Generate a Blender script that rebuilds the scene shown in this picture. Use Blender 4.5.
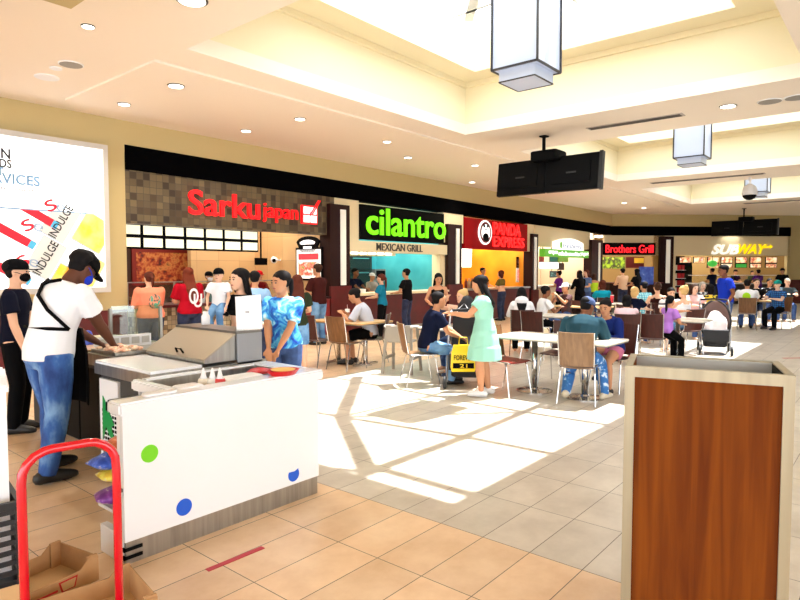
import bpy, bmesh, math, random
from mathutils import Vector, Matrix, Quaternion
random.seed(7)
for o in list(bpy.data.objects): bpy.data.objects.remove(o, do_unlink=True)
SC = bpy.context.scene
COL = SC.collection
R = math.radians
# ---------------------------------------------------------------- camera, world, sun, exposure
EYE = 1.62; FPX = 604.0
HEAD = 39.864; PITCH = 2.8435
cam_d = bpy.data.cameras.new('camera'); cam = bpy.data.objects.new('camera', cam_d); COL.objects.link(cam)
cam_d.sensor_width = 36; cam_d.lens = FPX/800*36; cam_d.clip_end = 200; cam_d.clip_start = .05
cam.location = (0, 0, EYE); cam.rotation_euler = (R(90-PITCH), 0, R(HEAD-90))
SC.camera = cam
w = bpy.data.worlds.new('world'); SC.world = w; w.use_nodes = True
bgn = w.node_tree.nodes['Background']; bgn.inputs[0].default_value = (.90, .95, 1, 1); bgn.inputs[1].default_value = 3.0
SUN_DIR = Vector((-.383, .08, -1))
sd = bpy.data.lights.new('sun', 'SUN'); so = bpy.data.objects.new('sun', sd); COL.objects.link(so)
sd.energy = 11; sd.angle = R(.6); sd.color = (1, .97, .92)
so.rotation_euler = SUN_DIR.to_track_quat('-Z', 'Y').to_euler(); so.location = (10, 0, 20)
SC.view_settings.view_transform = 'Standard'; SC.view_settings.look = 'None'
SC.view_settings.gamma = 1; SC.view_settings.use_curve_mapping = False
SC.view_settings.exposure = 0.95

# ---------------------------------------------------------------- pixel to place helpers (survey of the photograph)
_a = R(HEAD); _t = R(PITCH)
FW = Vector((math.cos(_a)*math.cos(_t), math.sin(_a)*math.cos(_t), -math.sin(_t)))
RT = Vector((math.sin(_a), -math.cos(_a), 0)); UP = RT.cross(FW); CC = Vector((0, 0, EYE))
def ray(x, y): return FW + RT*((x-400)/FPX) - UP*((y-300)/FPX)
def at(x, y, z=0.0):                     # point at height z
    d = ray(x, y); return CC + d*((z-EYE)/d.z)
def onw(x, y, Y):                        # point on the plane Y
    d = ray(x, y); return CC + d*(Y/d.y)
def onx(x, y, X): d = ray(x, y); return CC + d*(X/d.x)
def dep(x, d, z=0.0):                    # point at a given depth in front of the camera
    p = Vector((FW.x, FW.y, 0)).normalized()*d + RT*((x-400)/FPX*d); return Vector((p.x, p.y, z))
WY = 10.64
def wx(px, Y=WY): return onw(px, 270, Y).x
def wz(px, py, Y=WY): return onw(px, py, Y).z

# ---------------------------------------------------------------- materials
MATS = {}
def mat(name, col=(.8,.8,.8), rough=.5, metal=0, emit=None, es=1.0, spec=None, trans=0, alpha=1, coat=0):
    if name in MATS: return MATS[name]
    m = bpy.data.materials.new(name); m.use_nodes = True; MATS[name] = m
    b = m.node_tree.nodes['Principled BSDF']
    b.inputs['Base Color'].default_value = (*col, 1); b.inputs['Roughness'].default_value = rough; b.inputs['Metallic'].default_value = metal
    if emit: b.inputs['Emission Color'].default_value = (*emit, 1); b.inputs['Emission Strength'].default_value = es
    if spec is not None: b.inputs['Specular IOR Level'].default_value = spec
    if trans: b.inputs['Transmission Weight'].default_value = trans
    if coat: b.inputs['Coat Weight'].default_value = coat
    b.inputs['Alpha'].default_value = alpha
    return m
def s2l(r, g, b): return tuple(((c/255)/12.92 if c/255 <= .04045 else ((c/255+.055)/1.055)**2.4) for c in (r, g, b))
def C(name, rgb, rough=.7, **k): return mat(name, s2l(*rgb), rough, **k)
def nodes(m):
    nt = m.node_tree; return nt, nt.nodes, nt.links, nt.nodes['Principled BSDF']
def ramp(nt, stops, interp='LINEAR'):
    n = nt.nodes.new('ShaderNodeValToRGB'); n.color_ramp.interpolation = interp
    e = n.color_ramp.elements
    while len(e) < len(stops): e.new(.5)
    for i, (p, c) in enumerate(stops): e[i].position = p; e[i].color = (*c, 1)
    return n
def texc(nt, scale=(1,1,1), rot=(0,0,0), kind='Object', loc=(0,0,0)):
    t = nt.nodes.new('ShaderNodeTexCoord'); mp = nt.nodes.new('ShaderNodeMapping')
    mp.inputs['Scale'].default_value = scale; mp.inputs['Rotation'].default_value = rot; mp.inputs['Location'].default_value = loc
    nt.links.new(t.outputs[kind], mp.inputs[0]); return mp
def noise_mat(name, stops, scale=5, detail=4, rough=.7, stretch=(1,1,1), distort=0, metal=0, interp='LINEAR', emit=0, coat=0):
    if name in MATS: return MATS[name]
    m = mat(name, rough=rough, metal=metal, coat=coat); nt, n, l, b = nodes(m)
    mp = texc(nt, stretch); no = n.new('ShaderNodeTexNoise')
    no.inputs['Scale'].default_value = scale; no.inputs['Detail'].default_value = detail; no.inputs['Distortion'].default_value = distort
    l.new(mp.outputs[0], no.inputs['Vector']); r = ramp(nt, [(p, s2l(*c)) for p, c in stops], interp)
    l.new(no.outputs[0], r.inputs[0]); l.new(r.outputs[0], b.inputs['Base Color'])
    if emit: l.new(r.outputs[0], b.inputs['Emission Color']); b.inputs['Emission Strength'].default_value = emit
    return m
def wood_mat(name, c1, c2, rough=.4, axis='z', scale=1.0):
    st = {'z': (14, 14, .7), 'x': (.7, 14, 14), 'y': (14, .7, 14)}[axis]
    return noise_mat(name, [(.3, c1), (.7, c2)], 2.2*scale, 6, rough, st, .6)
def plaid_mat(name, ca, cb, cc, sc=12):
    if name in MATS: return MATS[name]
    m = mat(name, rough=.85); nt, n, l, b = nodes(m)
    def wave(d):
        mp = texc(nt); w = n.new('ShaderNodeTexWave'); w.bands_direction = d; w.inputs['Scale'].default_value = sc/6.28*3
        l.new(mp.outputs[0], w.inputs['Vector']); r = ramp(nt, [(.45, (0,0,0)), (.55, (1,1,1))]); l.new(w.outputs[0], r.inputs[0]); return r
    a, c = wave('Z'), wave('Y')
    m1 = n.new('ShaderNodeMixRGB'); m1.inputs[1].default_value = (*s2l(*ca), 1); m1.inputs[2].default_value = (*s2l(*cb), 1); l.new(a.outputs[0], m1.inputs[0])
    m2 = n.new('ShaderNodeMixRGB'); m2.inputs[2].default_value = (*s2l(*cc), 1); l.new(m1.outputs[0], m2.inputs[1])
    mu = n.new('ShaderNodeMath'); mu.operation = 'MULTIPLY'; mu.inputs[1].default_value = .6; l.new(c.outputs[0], mu.inputs[0]); l.new(mu.outputs[0], m2.inputs[0])
    l.new(m2.outputs[0], b.inputs['Base Color']); return m
def floor_mat():
    m = mat('floor_tile', rough=.3); nt, n, l, b = nodes(m)
    mp = texc(nt, loc=(-3.08 % .6085, -1.916 % .3138, 0))
    mp.inputs['Location'].default_value = (-(3.08-.6085*6), -(1.916-.3138*8), 0)
    br = n.new('ShaderNodeTexBrick'); br.offset = 0; br.squash = 1
    br.inputs['Scale'].default_value = 1; br.inputs['Brick Width'].default_value = .6085; br.inputs['Row Height'].default_value = .3138
    br.inputs['Mortar Size'].default_value = .0026; br.inputs['Mortar Smooth'].default_value = .1; br.inputs['Bias'].default_value = 0
    br.inputs['Color1'].default_value = (0, 0, 0, 1); br.inputs['Color2'].default_value = (1, 1, 1, 1); br.inputs['Mortar'].default_value = (.5, .5, .5, 1)
    l.new(mp.outputs[0], br.inputs['Vector'])
    t2 = texc(nt); no = n.new('ShaderNodeTexNoise'); no.inputs['Scale'].default_value = 2.6; no.inputs['Detail'].default_value = 7; no.inputs['Roughness'].default_value = .65
    l.new(t2.outputs[0], no.inputs['Vector'])
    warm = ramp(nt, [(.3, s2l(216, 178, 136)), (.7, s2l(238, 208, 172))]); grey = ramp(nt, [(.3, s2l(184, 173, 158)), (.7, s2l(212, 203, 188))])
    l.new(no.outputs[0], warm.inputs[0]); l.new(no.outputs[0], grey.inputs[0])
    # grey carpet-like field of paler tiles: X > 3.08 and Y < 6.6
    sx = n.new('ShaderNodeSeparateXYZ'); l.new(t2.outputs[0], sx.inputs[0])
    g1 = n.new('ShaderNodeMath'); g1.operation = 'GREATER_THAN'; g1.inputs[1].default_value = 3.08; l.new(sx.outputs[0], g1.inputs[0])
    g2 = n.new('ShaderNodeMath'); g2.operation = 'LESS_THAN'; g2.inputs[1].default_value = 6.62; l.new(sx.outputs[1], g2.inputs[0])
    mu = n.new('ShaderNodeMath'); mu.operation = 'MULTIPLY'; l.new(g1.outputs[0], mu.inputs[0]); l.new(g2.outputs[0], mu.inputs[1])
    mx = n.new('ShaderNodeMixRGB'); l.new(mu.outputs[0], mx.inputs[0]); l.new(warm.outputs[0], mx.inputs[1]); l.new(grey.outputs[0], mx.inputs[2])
    # per tile variation
    hv = n.new('ShaderNodeHueSaturation'); sp = n.new('ShaderNodeMath'); sp.operation = 'MULTIPLY_ADD'; sp.inputs[1].default_value = .12; sp.inputs[2].default_value = .94
    l.new(br.outputs['Color'], sp.inputs[0]); l.new(sp.outputs[0], hv.inputs['Value']); l.new(mx.outputs[0], hv.inputs['Color'])
    m3 = n.new('ShaderNodeMixRGB'); l.new(br.outputs['Fac'], m3.inputs[0]); l.new(hv.outputs[0], m3.inputs[1]); m3.inputs[2].default_value = (*s2l(84, 66, 54), 1)
    l.new(m3.outputs[0], b.inputs['Base Color']); return m
def mosaic_mat(name, cols, size=.095, grout=(70,62,50), axes='xz', rough=.5):
    if name in MATS: return MATS[name]
    m = mat(name, rough=rough); nt, n, l, b = nodes(m)
    rot = (R(90), 0, 0)
    t = n.new('ShaderNodeTexCoord'); sx = n.new('ShaderNodeSeparateXYZ'); l.new(t.outputs['Object'], sx.inputs[0])
    cx = n.new('ShaderNodeCombineXYZ'); ad_ = n.new('ShaderNodeMath'); ad_.operation = 'ADD'; l.new(sx.outputs[0], ad_.inputs[0]); l.new(sx.outputs[1], ad_.inputs[1]); l.new(ad_.outputs[0], cx.inputs[0]); l.new(sx.outputs[2], cx.inputs[1])
    br = n.new('ShaderNodeTexBrick'); br.offset = 0
    br.inputs['Scale'].default_value = 1; br.inputs['Brick Width'].default_value = size; br.inputs['Row Height'].default_value = size
    br.inputs['Mortar Size'].default_value = .004; br.inputs['Color1'].default_value = (0,0,0,1); br.inputs['Color2'].default_value = (1,1,1,1)
    l.new(cx.outputs[0], br.inputs['Vector'])
    r = ramp(nt, [(i/(len(cols)-1), s2l(*c)) for i, c in enumerate(cols)]); l.new(br.outputs['Color'], r.inputs[0])
    m3 = n.new('ShaderNodeMixRGB'); l.new(br.outputs['Fac'], m3.inputs[0]); l.new(r.outputs[0], m3.inputs[1]); m3.inputs[2].default_value = (*s2l(*grout), 1)
    l.new(m3.outputs[0], b.inputs['Base Color']); return m
def glass_mat(name, tint=(1,1,1), rough=.02, mix=.12):
    if name in MATS: return MATS[name]
    m = bpy.data.materials.new(name); m.use_nodes = True; MATS[name] = m; nt = m.node_tree; n = nt.nodes; l = nt.links
    n.remove(n['Principled BSDF']); out = n['Material Output']
    tr = n.new('ShaderNodeBsdfTransparent'); tr.inputs[0].default_value = (*tint, 1); gl = n.new('ShaderNodeBsdfGlossy'); gl.inputs['Roughness'].default_value = rough
    mx = n.new('ShaderNodeMixShader'); mx.inputs[0].default_value = mix; l.new(tr.outputs[0], mx.inputs[1]); l.new(gl.outputs[0], mx.inputs[2]); l.new(mx.outputs[0], out.inputs[0]); return m

# ---------------------------------------------------------------- mesh helpers
class MB:
    def __init__(s): s.v = []; s.f = []
    def add(s, vs, fs):
        o = len(s.v); s.v += [tuple(v) for v in vs]; s.f += [tuple(i+o for i in f) for f in fs]; return s
    def box(s, c, size, rz=0, m=None):
        x, y, z = (q/2 for q in size); vs = [Vector((a*x, b*y, d*z)) for a in (-1,1) for b in (-1,1) for d in (-1,1)]
        mt = m if m else Matrix.Translation(Vector(c)) @ Matrix.Rotation(rz, 4, 'Z')
        return s.add([mt @ v for v in vs], [(0,1,3,2),(4,6,7,5),(0,4,5,1),(2,3,7,6),(0,2,6,4),(1,5,7,3)])
    def span(s, x0, x1, y0, y1, z0, z1): return s.box(((x0+x1)/2, (y0+y1)/2, (z0+z1)/2), (abs(x1-x0), abs(y1-y0), abs(z1-z0)))
    def rbox(s, c, size, r=.02, rz=0, n=4, axis='z'):      # rounded in plan
        x, y, z = (q/2 for q in size); pts = []
        for (sx, sy, a0) in ((1,1,0), (-1,1,90), (-1,-1,180), (1,-1,270)):
            for k in range(n+1):
                a = R(a0+90*k/n); pts.append((sx*(x-r)+r*math.cos(a), sy*(y-r)+r*math.sin(a)))
        mt = Matrix.Translation(Vector(c)) @ Matrix.Rotation(rz, 4, 'Z')
        if axis == 'x': mt = mt @ Matrix(((0,0,1,0),(1,0,0,0),(0,1,0,0),(0,0,0,1)))
        if axis == 'y': mt = mt @ Matrix(((1,0,0,0),(0,0,1,0),(0,-1,0,0),(0,0,0,1)))
        e = min(r*.35, z*.5)
        rings = []
        for (zz, k) in ((-z, e), (-z+e, 0), (z-e, 0), (z, e)):
            rings.append([mt @ Vector((px*(1-k/max(x,.001)), py*(1-k/max(y,.001)), zz)) for px, py in pts])
        return s.loft(rings)
    def loft(s, rings, caps=True):
        n = len(rings[0]); vs = [p for r in rings for p in r]; fs = []
        for i in range(len(rings)-1):
            for j in range(n):
                fs.append((i*n+j, i*n+(j+1)%n, (i+1)*n+(j+1)%n, (i+1)*n+j))
        if caps: fs.append(tuple(range(n-1, -1, -1))); k = (len(rings)-1)*n; fs.append(tuple(range(k, k+n)))
        return s.add(vs, fs)
    def limb(s, pts, rad, n=10, flat=None, ref=None):
        pts = [Vector(p) for p in pts]; rings = []; N = len(pts)
        T = []
        for i in range(N):
            a = pts[max(i-1,0)]; b = pts[min(i+1,N-1)]; T.append((b-a).normalized() if (b-a).length > 1e-9 else Vector((0,0,1)))
        ref = Vector(ref) if ref else (Vector((0,1,0)) if abs(T[0].y) < .8 else Vector((1,0,0)))
        def rg(p, t, r):
            u = ref - t*ref.dot(t); u.normalize(); v = t.cross(u)
            ru, rv = r if isinstance(r, (tuple, list)) else (r, r)
            return [p + u*(ru*math.cos(2*math.pi*k/n)) + v*(rv*math.sin(2*math.pi*k/n)) for k in range(n)]
        def mul(r, k): return tuple(q*k for q in r) if isinstance(r, (tuple, list)) else r*k
        def avg(r): return min(r) if isinstance(r, (tuple, list)) else r
        r0, r1 = rad[0], rad[-1]
        if flat is None:
            for q in (.98, .7): rings.append(rg(pts[0]-T[0]*avg(r0)*q*.9, T[0], mul(r0, math.sqrt(1-q*q))))
        for p, t, r in zip(pts, T, rad): rings.append(rg(p, t, r))
        if flat is None:
            for q in (.7, .98): rings.append(rg(pts[-1]+T[-1]*avg(r1)*q*.9, T[-1], mul(r1, math.sqrt(1-q*q))))
        return s.loft(rings)
    def tube(s, pts, r, n=8): return s.limb(pts, [r]*len(pts), n, flat=True)
    def ell(s, c, rad, n=12, m=7, mt=None):
        c = Vector(c); rings = []
        for i in range(m+1):
            a = -math.pi/2 + math.pi*(i+.0)/m; a = max(min(a, 1.5), -1.5)
            q = [Vector((rad[0]*math.cos(a)*math.cos(2*math.pi*k/n), rad[1]*math.cos(a)*math.sin(2*math.pi*k/n), rad[2]*math.sin(a))) for k in range(n)]
            rings.append([c + (mt @ p if mt else p) for p in q])
        return s.loft(rings)
    def lathe(s, prof, c=(0,0,0), n=16):
        c = Vector(c); return s.loft([[c+Vector((r*math.cos(2*math.pi*k/n), r*math.sin(2*math.pi*k/n), z)) for k in range(n)] for r, z in prof])
    def prism(s, poly, d0, d1, mt=None):              # poly in local xy, extruded d0..d1 along z
        a = [Vector((x, y, d0)) for x, y in poly]; b = [Vector((x, y, d1)) for x, y in poly]
        if mt: a = [mt @ p for p in a]; b = [mt @ p for p in b]
        return s.loft([a, b])
    def build(s, name, m, parent=None, smooth=False, bevel=0, loc=None, rz=0, remesh=0):
        me = bpy.data.meshes.new(name); me.from_pydata(s.v, [], s.f); me.validate(clean_customdata=False)
        bm = bmesh.new(); bm.from_mesh(me); bmesh.ops.recalc_face_normals(bm, faces=bm.faces)
        if bevel: bmesh.ops.bevel(bm, geom=list(bm.edges), offset=bevel, segments=2, affect='EDGES', clamp_overlap=True)
        if smooth:
            for f in bm.faces: f.smooth = True
        bm.to_mesh(me); bm.free()
        me.materials.append(m)
        o = bpy.data.objects.new(name, me); COL.objects.link(o)
        if parent: o.parent = parent
        if loc is not None: o.location = loc
        o.rotation_euler.z = rz
        if remesh:
            q = o.modifiers.new('r', 'REMESH'); q.mode = 'VOXEL'; q.voxel_size = remesh; q.use_smooth_shade = True
            q = o.modifiers.new('s', 'SMOOTH'); q.factor = .5; q.iterations = 3
        return o
YREV = Matrix(((1,0,0,0),(0,0,-1,0),(0,1,0,0),(0,0,0,1)))      # local xy drawing -> stands in XZ facing -Y
def tag(o, label, cat, group=None, kind=None):
    if label: o['label'] = label
    if cat: o['category'] = cat
    if group: o['group'] = group
    if kind: o['kind'] = kind
    return o
def struct(o): o['kind'] = 'structure'; return o
def empty(name, loc, rz=0, label=None, cat=None, group=None):
    o = bpy.data.objects.new(name, None); COL.objects.link(o); o.empty_display_size = .1
    o.location = loc; o.rotation_euler.z = rz; return tag(o, label, cat, group)
def copy_tree(o, parent=None):
    c = o.copy(); COL.objects.link(c)
    if parent: c.parent = parent
    for ch in list(o.children): copy_tree(ch, c)
    return c
def text(s, name, m, x0, x1, z0, z1, y, parent=None, ext=.03, bold=0, shear=0, faces=None, mt=None, tilt=0):
    cu = bpy.data.curves.new(name, 'FONT'); cu.body = s; cu.extrude = .02; cu.offset = bold; cu.shear = shear; cu.resolution_u = 4
    o = bpy.data.objects.new('tmp', cu); COL.objects.link(o); dg = bpy.context.evaluated_depsgraph_get()
    me = bpy.data.meshes.new_from_object(o.evaluated_get(dg)); bpy.data.objects.remove(o, do_unlink=True)
    xs = [v.co.x for v in me.vertices]; ys = [v.co.y for v in me.vertices]
    ax, bx, ay, by = min(xs), max(xs), min(ys), max(ys)
    cx, cz = (x0+x1)/2, (z0+z1)/2
    for v in me.vertices:
        u = (v.co.x-(ax+bx)/2)/(bx-ax)*(x1-x0); q = (v.co.y-(ay+by)/2)/(by-ay)*(z1-z0); d = (1 if v.co.z > 0 else 0)
        if tilt: u, q = u*math.cos(tilt)-q*math.sin(tilt), u*math.sin(tilt)+q*math.cos(tilt)
        p = Vector((cx+u, y-ext*d, cz+q)); v.co = mt @ p if mt else p
    me.materials.clear(); me.materials.append(m); me.name = name
    o = bpy.data.objects.new(name, me); COL.objects.link(o)
    if parent: o.parent = parent
    return o
# ---------------------------------------------------------------- materials of the place
m_floor = floor_mat()
m_ceil = C('ceiling_paint', (242, 230, 214), .9)
m_wall = C('wall_paint', (190, 171, 122), .85)
m_cream = C('cream_paint', (226, 210, 172), .85)
m_coffer = C('coffer_paint', (238, 227, 194), .9)
m_black = C('black_paint', (6, 6, 7), .8, spec=.1)
m_fascia = C('fascia_black', (4, 4, 5), .9, spec=.02)
m_maroon = noise_mat('maroon_panel', [(.3, (74, 8, 10)), (.7, (92, 12, 14))], 3, 2, .5)
m_darkwood = C('dark_pillar', (38, 13, 11), .5, spec=.2)
m_redpanel = C('red_panel', (128, 8, 14), .5)
m_steel = noise_mat('brushed_steel', [(.3, (150, 148, 142)), (.7, (178, 176, 170))], 30, 3, .32, (1, 1, .05), metal=.85)
m_chrome = C('chrome', (200, 200, 200), .15, metal=1)
m_grey = C('grey_plastic', (120, 118, 112), .5)
m_white = C('white_plastic', (236, 236, 238), .35)
m_whitegloss = C('white_gloss', (240, 243, 248), .2, coat=.3)
m_lamp = C('lamp_lit', (255, 250, 235), .5, emit=(1, .95, .85), es=5)
m_stripl = C('strip_lit', (225, 222, 210), .5, emit=(1, .97, .9), es=.1)
m_trim = C('dark_trim', (60, 55, 50), .5)
# ---------------------------------------------------------------- floor, ceiling, coffers and skylights
struct(MB().span(-10, 46, -12, 18, -.15, 0).build('floor', m_floor))
CZ = 4.25
cof = [(4.0, 9.95), (12.08, 18.03), (20.16, 26.1)]; CY0, CY1 = 1.07, 6.65
m = MB(); m.span(-10, 46, CY1, 18, CZ, CZ+.2); m.span(-10, 46, -12, CY0, CZ, CZ+.2)
for x0, x1 in ((-10, 4.0), (9.95, 12.08), (18.03, 20.16), (26.1, 46)): m.span(x0, x1, CY0, CY1, CZ, CZ+.2)
struct(m.build('ceiling', m_ceil))
# shallow dropped panel along the shop fronts, and the deep soffit over the near aisle
struct(MB().span(3.93, 27, 7.28, 9.98, CZ-.03, CZ).build('trim_1', m_ceil))
q = at(71, 9, 4.02); struct(MB().span(-6, q.x, -4, q.y, 4.02, CZ).build('trim_2', m_wall))
m_glz = glass_mat('skylight_glass', (.97, .985, 1), .05, .05)
m_mull = C('mullion_white', (205, 208, 210), .5)
LZ, TZ = 5.22, 5.82
for i, (x0, x1) in enumerate(cof):
    m = MB()
    m.span(x0-.1, x1+.1, CY1, CY1+.1, CZ+.2, TZ); m.span(x0-.1, x1+.1, CY0-.1, CY0, CZ+.2, TZ)
    m.span(x0-.1, x0, CY0, CY1, CZ+.2, TZ); m.span(x1, x1+.1, CY0, CY1, CZ+.2, TZ)
    ox0, ox1, oy0, oy1 = x0+1.4, x1-.5, 1.9, 6.12
    m.span(x0, ox0, CY0, CY1, LZ, TZ); m.span(ox1, x1, CY0, CY1, LZ, TZ); m.span(ox0, ox1, CY0, oy0, LZ, TZ); m.span(ox0, ox1, oy1, CY1, LZ, TZ)
    # crown moulding strip under the ledge
    for (a, b, c, d) in ((x0, x1, CY1-.06, CY1), (x0, x1, CY0, CY0+.06), (x0, x0+.06, CY0+.06, CY1-.06), (x1-.06, x1, CY0+.06, CY1-.06)): m.span(a, b, c, d, LZ-.09, LZ)
    struct(m.build('ceiling', m_coffer))
    win = struct(MB().span(ox0-.05, ox1+.05, oy0-.05, oy1+.05, TZ+.17, TZ+.19).build('window_%d' % (i+1), m_glz))
    b = MB(); zb = TZ+.09; dx, dy = .383*zb, -.08*zb
    def bar(p, q, wd):
        p = Vector((p[0]+dx+i*8.08, p[1]+dy, zb)); q = Vector((q[0]+dx+i*8.08, q[1]+dy, zb)); c = (p+q)/2; d = q-p
        b.box(c, (d.length, wd, .09), math.atan2(d.y, d.x))
    H1, H2, NN = (4.65, 4.72), (4.85, 3.24), (6.15, 3.27)
    bar(H1, (6.6, 6.35), .16); bar(H1, (3.5, 3.25), .16); bar(H2, (3.2, 3.25), .13); bar(H2, (7.3, 3.33), .11)
    bar(H1, H2, .07); bar(H1, (4.45, 6.6), .06); bar(H1, (7.3, 4.6), .06); bar(H1, NN, .06); bar(H2, (4.9, 2.2), .07); bar(NN, (6.2, 2.2), .06); bar(NN, (6.3, 6.6), .06); bar((3.62, 3.3), (3.62, 2.2), .09); bar((3.5, 3.25), (3.1, 4.2), .05)
    b.build('mullion', m_mull, win)
# ---------------------------------------------------------------- left wall with the shop fronts
XE = 28.3
struct(MB().span(-10, wx(127), WY, WY+.2, 0, CZ).build('wall_left', m_wall))
struct(MB().span(wx(127), XE+.3, WY, WY+.2, 3.7, CZ).build('wall_left', m_wall))
def bandz(x): t = (x-5.19)/(28.3-5.19); return 3.40-.14*t, 3.83-.17*t
m = MB(); xs = [wx(127)+.002, 12, 20, XE]
m.loft([[Vector((x, WY-.02, bandz(x)[0])), Vector((x, WY+.25, bandz(x)[0])), Vector((x, WY+.25, bandz(x)[1])), Vector((x, WY-.02, bandz(x)[1]))] for x in xs])
struct(m.build('trim_3', m_fascia))
struct(MB().span(-10, wx(127)-.02, WY-.03, WY, 0, .92).build('baseboard_left', m_maroon))
# ---- diagonal end wall
P0 = Vector((XE, WY, 0)); DU = Vector((.70711, -.70711, 0)); DV = Vector((.70711, .70711, 0))
def ds(px, py=270, d=0.0):
    r = ray(px, py); t = ((P0+DV*d-CC).dot(DV))/r.dot(DV); p = CC+r*t; return (p-P0).dot(DU)
def dz(px, py, d=0.0):
    r = ray(px, py); t = ((P0+DV*d-CC).dot(DV))/r.dot(DV); return (CC+r*t).z
def dbuild(m, name, mt_, parent=None, **k):
    return m.build(name, mt_, parent, **k) if parent else m.build(name, mt_, None, loc=P0, rz=R(-45), **k)
SE = ds(789)
struct(dbuild(MB().span(0, SE+8, 0, .2, 3.6, CZ), 'wall_end', m_wall))
struct(dbuild(MB().span(0, SE, -.05, .25, 3.25, 3.68), 'trim_4', m_fascia))
struct(dbuild(MB().span(ds(787), SE+8, 0, .2, 0, 3.7), 'wall_end', m_wall))
struct(dbuild(MB().span(ds(789), SE+8, -.03, 0, 0, 1.15), 'baseboard_end', m_maroon))
# right and rear parts of the shell (outside the frame)
struct(MB().span(10, 44, -9.2, -9, 0, CZ).build('wall_right', m_wall))
# shop shells: rear wall, ceiling, partitions
m_shop = C('shop_wall', (190, 160, 120), .8)
BY = WY+3.6
def partition(px, y0=WY+.2, y1=BY, mt_=None): return struct(MB().span(wx(px)-.06, wx(px)+.06, y0, y1, 0, 3.3).build('wall_partition', mt_ or m_cream))
def backwall(p0, p1, mt_, Y=BY): return struct(MB().span(wx(p0), wx(p1), Y, Y+.15, 0, 3.4).build('wall_back', mt_))
struct(MB().span(4.5, 44, WY+.2, 18, 3.4, 3.5).build('ceiling', C('shop_ceiling', (215, 200, 175), .8)))
struct(MB().span(4.4, 44, 17.7, 17.9, 0, CZ).build('wall_rear', m_shop))
# ---------------------------------------------------------------- light box advertisement on the left wall
m_ad = C('advert_white', (250, 252, 253), .5, emit=(1, 1, 1), es=.5)
m_adframe = C('advert_frame', (196, 190, 182), .5)
x1 = wx(106.5); x0 = x1-2.35; z1, z0 = 3.74, 1.24
ad = empty('advertising_lightbox', (0, WY-.035, 0), 0, 'large white lit advertising lightbox with gift cards on the tan wall', 'sign')
def adp(mb, name, mt_): o = mb.build(name, mt_, ad); return o
f = .09
adp(MB().span(x0, x1, -.12, 0, z0, z1), 'case', m_adframe)
adp(MB().span(x0+f, x1-f, -.13, -.12, z0+f, z1-f), 'panel', m_ad)
def adtext(s, p0, p1, q0, q1, mt_, n='lettering'):     # x px range, y px at the left end
    return text(s, n, mt_, wx(p0), wx(p1), wz(p0, q1), wz(p0, q0), -.13, ad, .004)
m_adk = C('advert_black', (25, 25, 30), .6); m_adb = C('advert_blue', (120, 165, 205), .6)
def adt(s, pr, top, bot, mt_, hpx):      # right edge px, height px, letters continue left out of the frame
    z_1, z_0 = wz(pr, top), wz(pr, bot); h = z_1-z_0; L = h*.66*len(s); return text(s, 'lettering', mt_, wx(pr)-L, wx(pr), z_0, z_1, -.13, ad, .004, .022)
adt('GIFT CARDS ON', 10, 151, 161, m_adk, 10); adt('& REWARDS', 11, 161.5, 170, m_adk, 9)
adt('GUEST', 3, 169, 177, m_adb, 8); adt('SERVICES', 38.5, 178, 188, m_adb, 10)
z_1 = wz(33, 190); text('Level 1, in center court', 'lettering', m_grey, wx(33)-1.2, wx(33), wz(33, 194), z_1, -.13, ad, .004)
adp(MB().span(x0+.15, x1-.25, -.134, -.13, wz(60, 212)-.02, wz(60, 212)), 'rule', m_adb)
# fan of gift cards: tilted rectangles on the lower part of the panel (clipped to it)
m_cardw = C('card_white', (214, 214, 208), .6, emit=(1, 1, 1), es=.06); m_cardr = C('card_red', (214, 20, 44), .6, emit=(.7, .01, .03), es=.25)
m_cardy = noise_mat('card_yellow', [(.35, (250, 205, 60)), (.6, (250, 226, 140))], 4, 3, .6, emit=.12)
m_cardl = C('card_line', (150, 172, 196), .6, emit=(.6, .7, .8), es=.04); m_cardb = C('card_blue', (70, 170, 210), .6, emit=(.1, .4, .6), es=.2)
AX0, AX1, AZ0, AZ1 = x0+f+.01, x1-f-.01, z0+f+.01, wz(60, 213)
def clip_poly(poly):
    def cl(p, ins, inter):
        o = []
        for i in range(len(p)):
            a, b = p[i-1], p[i]
            if ins(b):
                if not ins(a): o.append(inter(a, b))
                o.append(b)
            elif ins(a): o.append(inter(a, b))
        return o
    for ax, lim, sg in ((0, AX0, 1), (0, AX1, -1), (1, AZ0, 1), (1, AZ1, -1)):
        poly = cl(poly, lambda p: sg*(p[ax]-lim) >= 0, lambda a, b: tuple(a[k]+(b[k]-a[k])*(lim-a[ax])/(b[ax]-a[ax]) for k in (0, 1)))
        if not poly: return []
    return poly
def card(cx, cz, w_, h_, ang, mt_, lift, name='gift_card'):
    c, s_ = math.cos(R(ang)), math.sin(R(ang))
    poly = clip_poly([(cx+a*c-b*s_, cz+a*s_+b*c) for a, b in ((-w_/2, -h_/2), (w_/2, -h_/2), (w_/2, h_/2), (-w_/2, h_/2))])
    if len(poly) < 3: return
    return adp(MB().prism(poly, .13+lift, .132+lift, YREV), name, mt_)
TA = 60
for i, (px, py) in enumerate(((58, 222), (42, 258))):
    X, Z = wx(px), wz(px, py)
    card(X, Z, .62, .40, TA, m_cardl, .001); card(X, Z, .60, .38, TA, m_cardw, .003)
    text('INDULGE', 'lettering', m_adk, X-.29, X+.29, Z-.065, Z+.065, -.138, ad, .003, .012, tilt=R(TA))
for (px, py) in ((90, 233), (80, 270), (62, 285)):
    X, Z = wx(px), wz(px, py); card(X, Z, .56, .52, TA, m_cardl, .002); card(X, Z, .53, .49, TA, m_cardy, .004)
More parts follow.
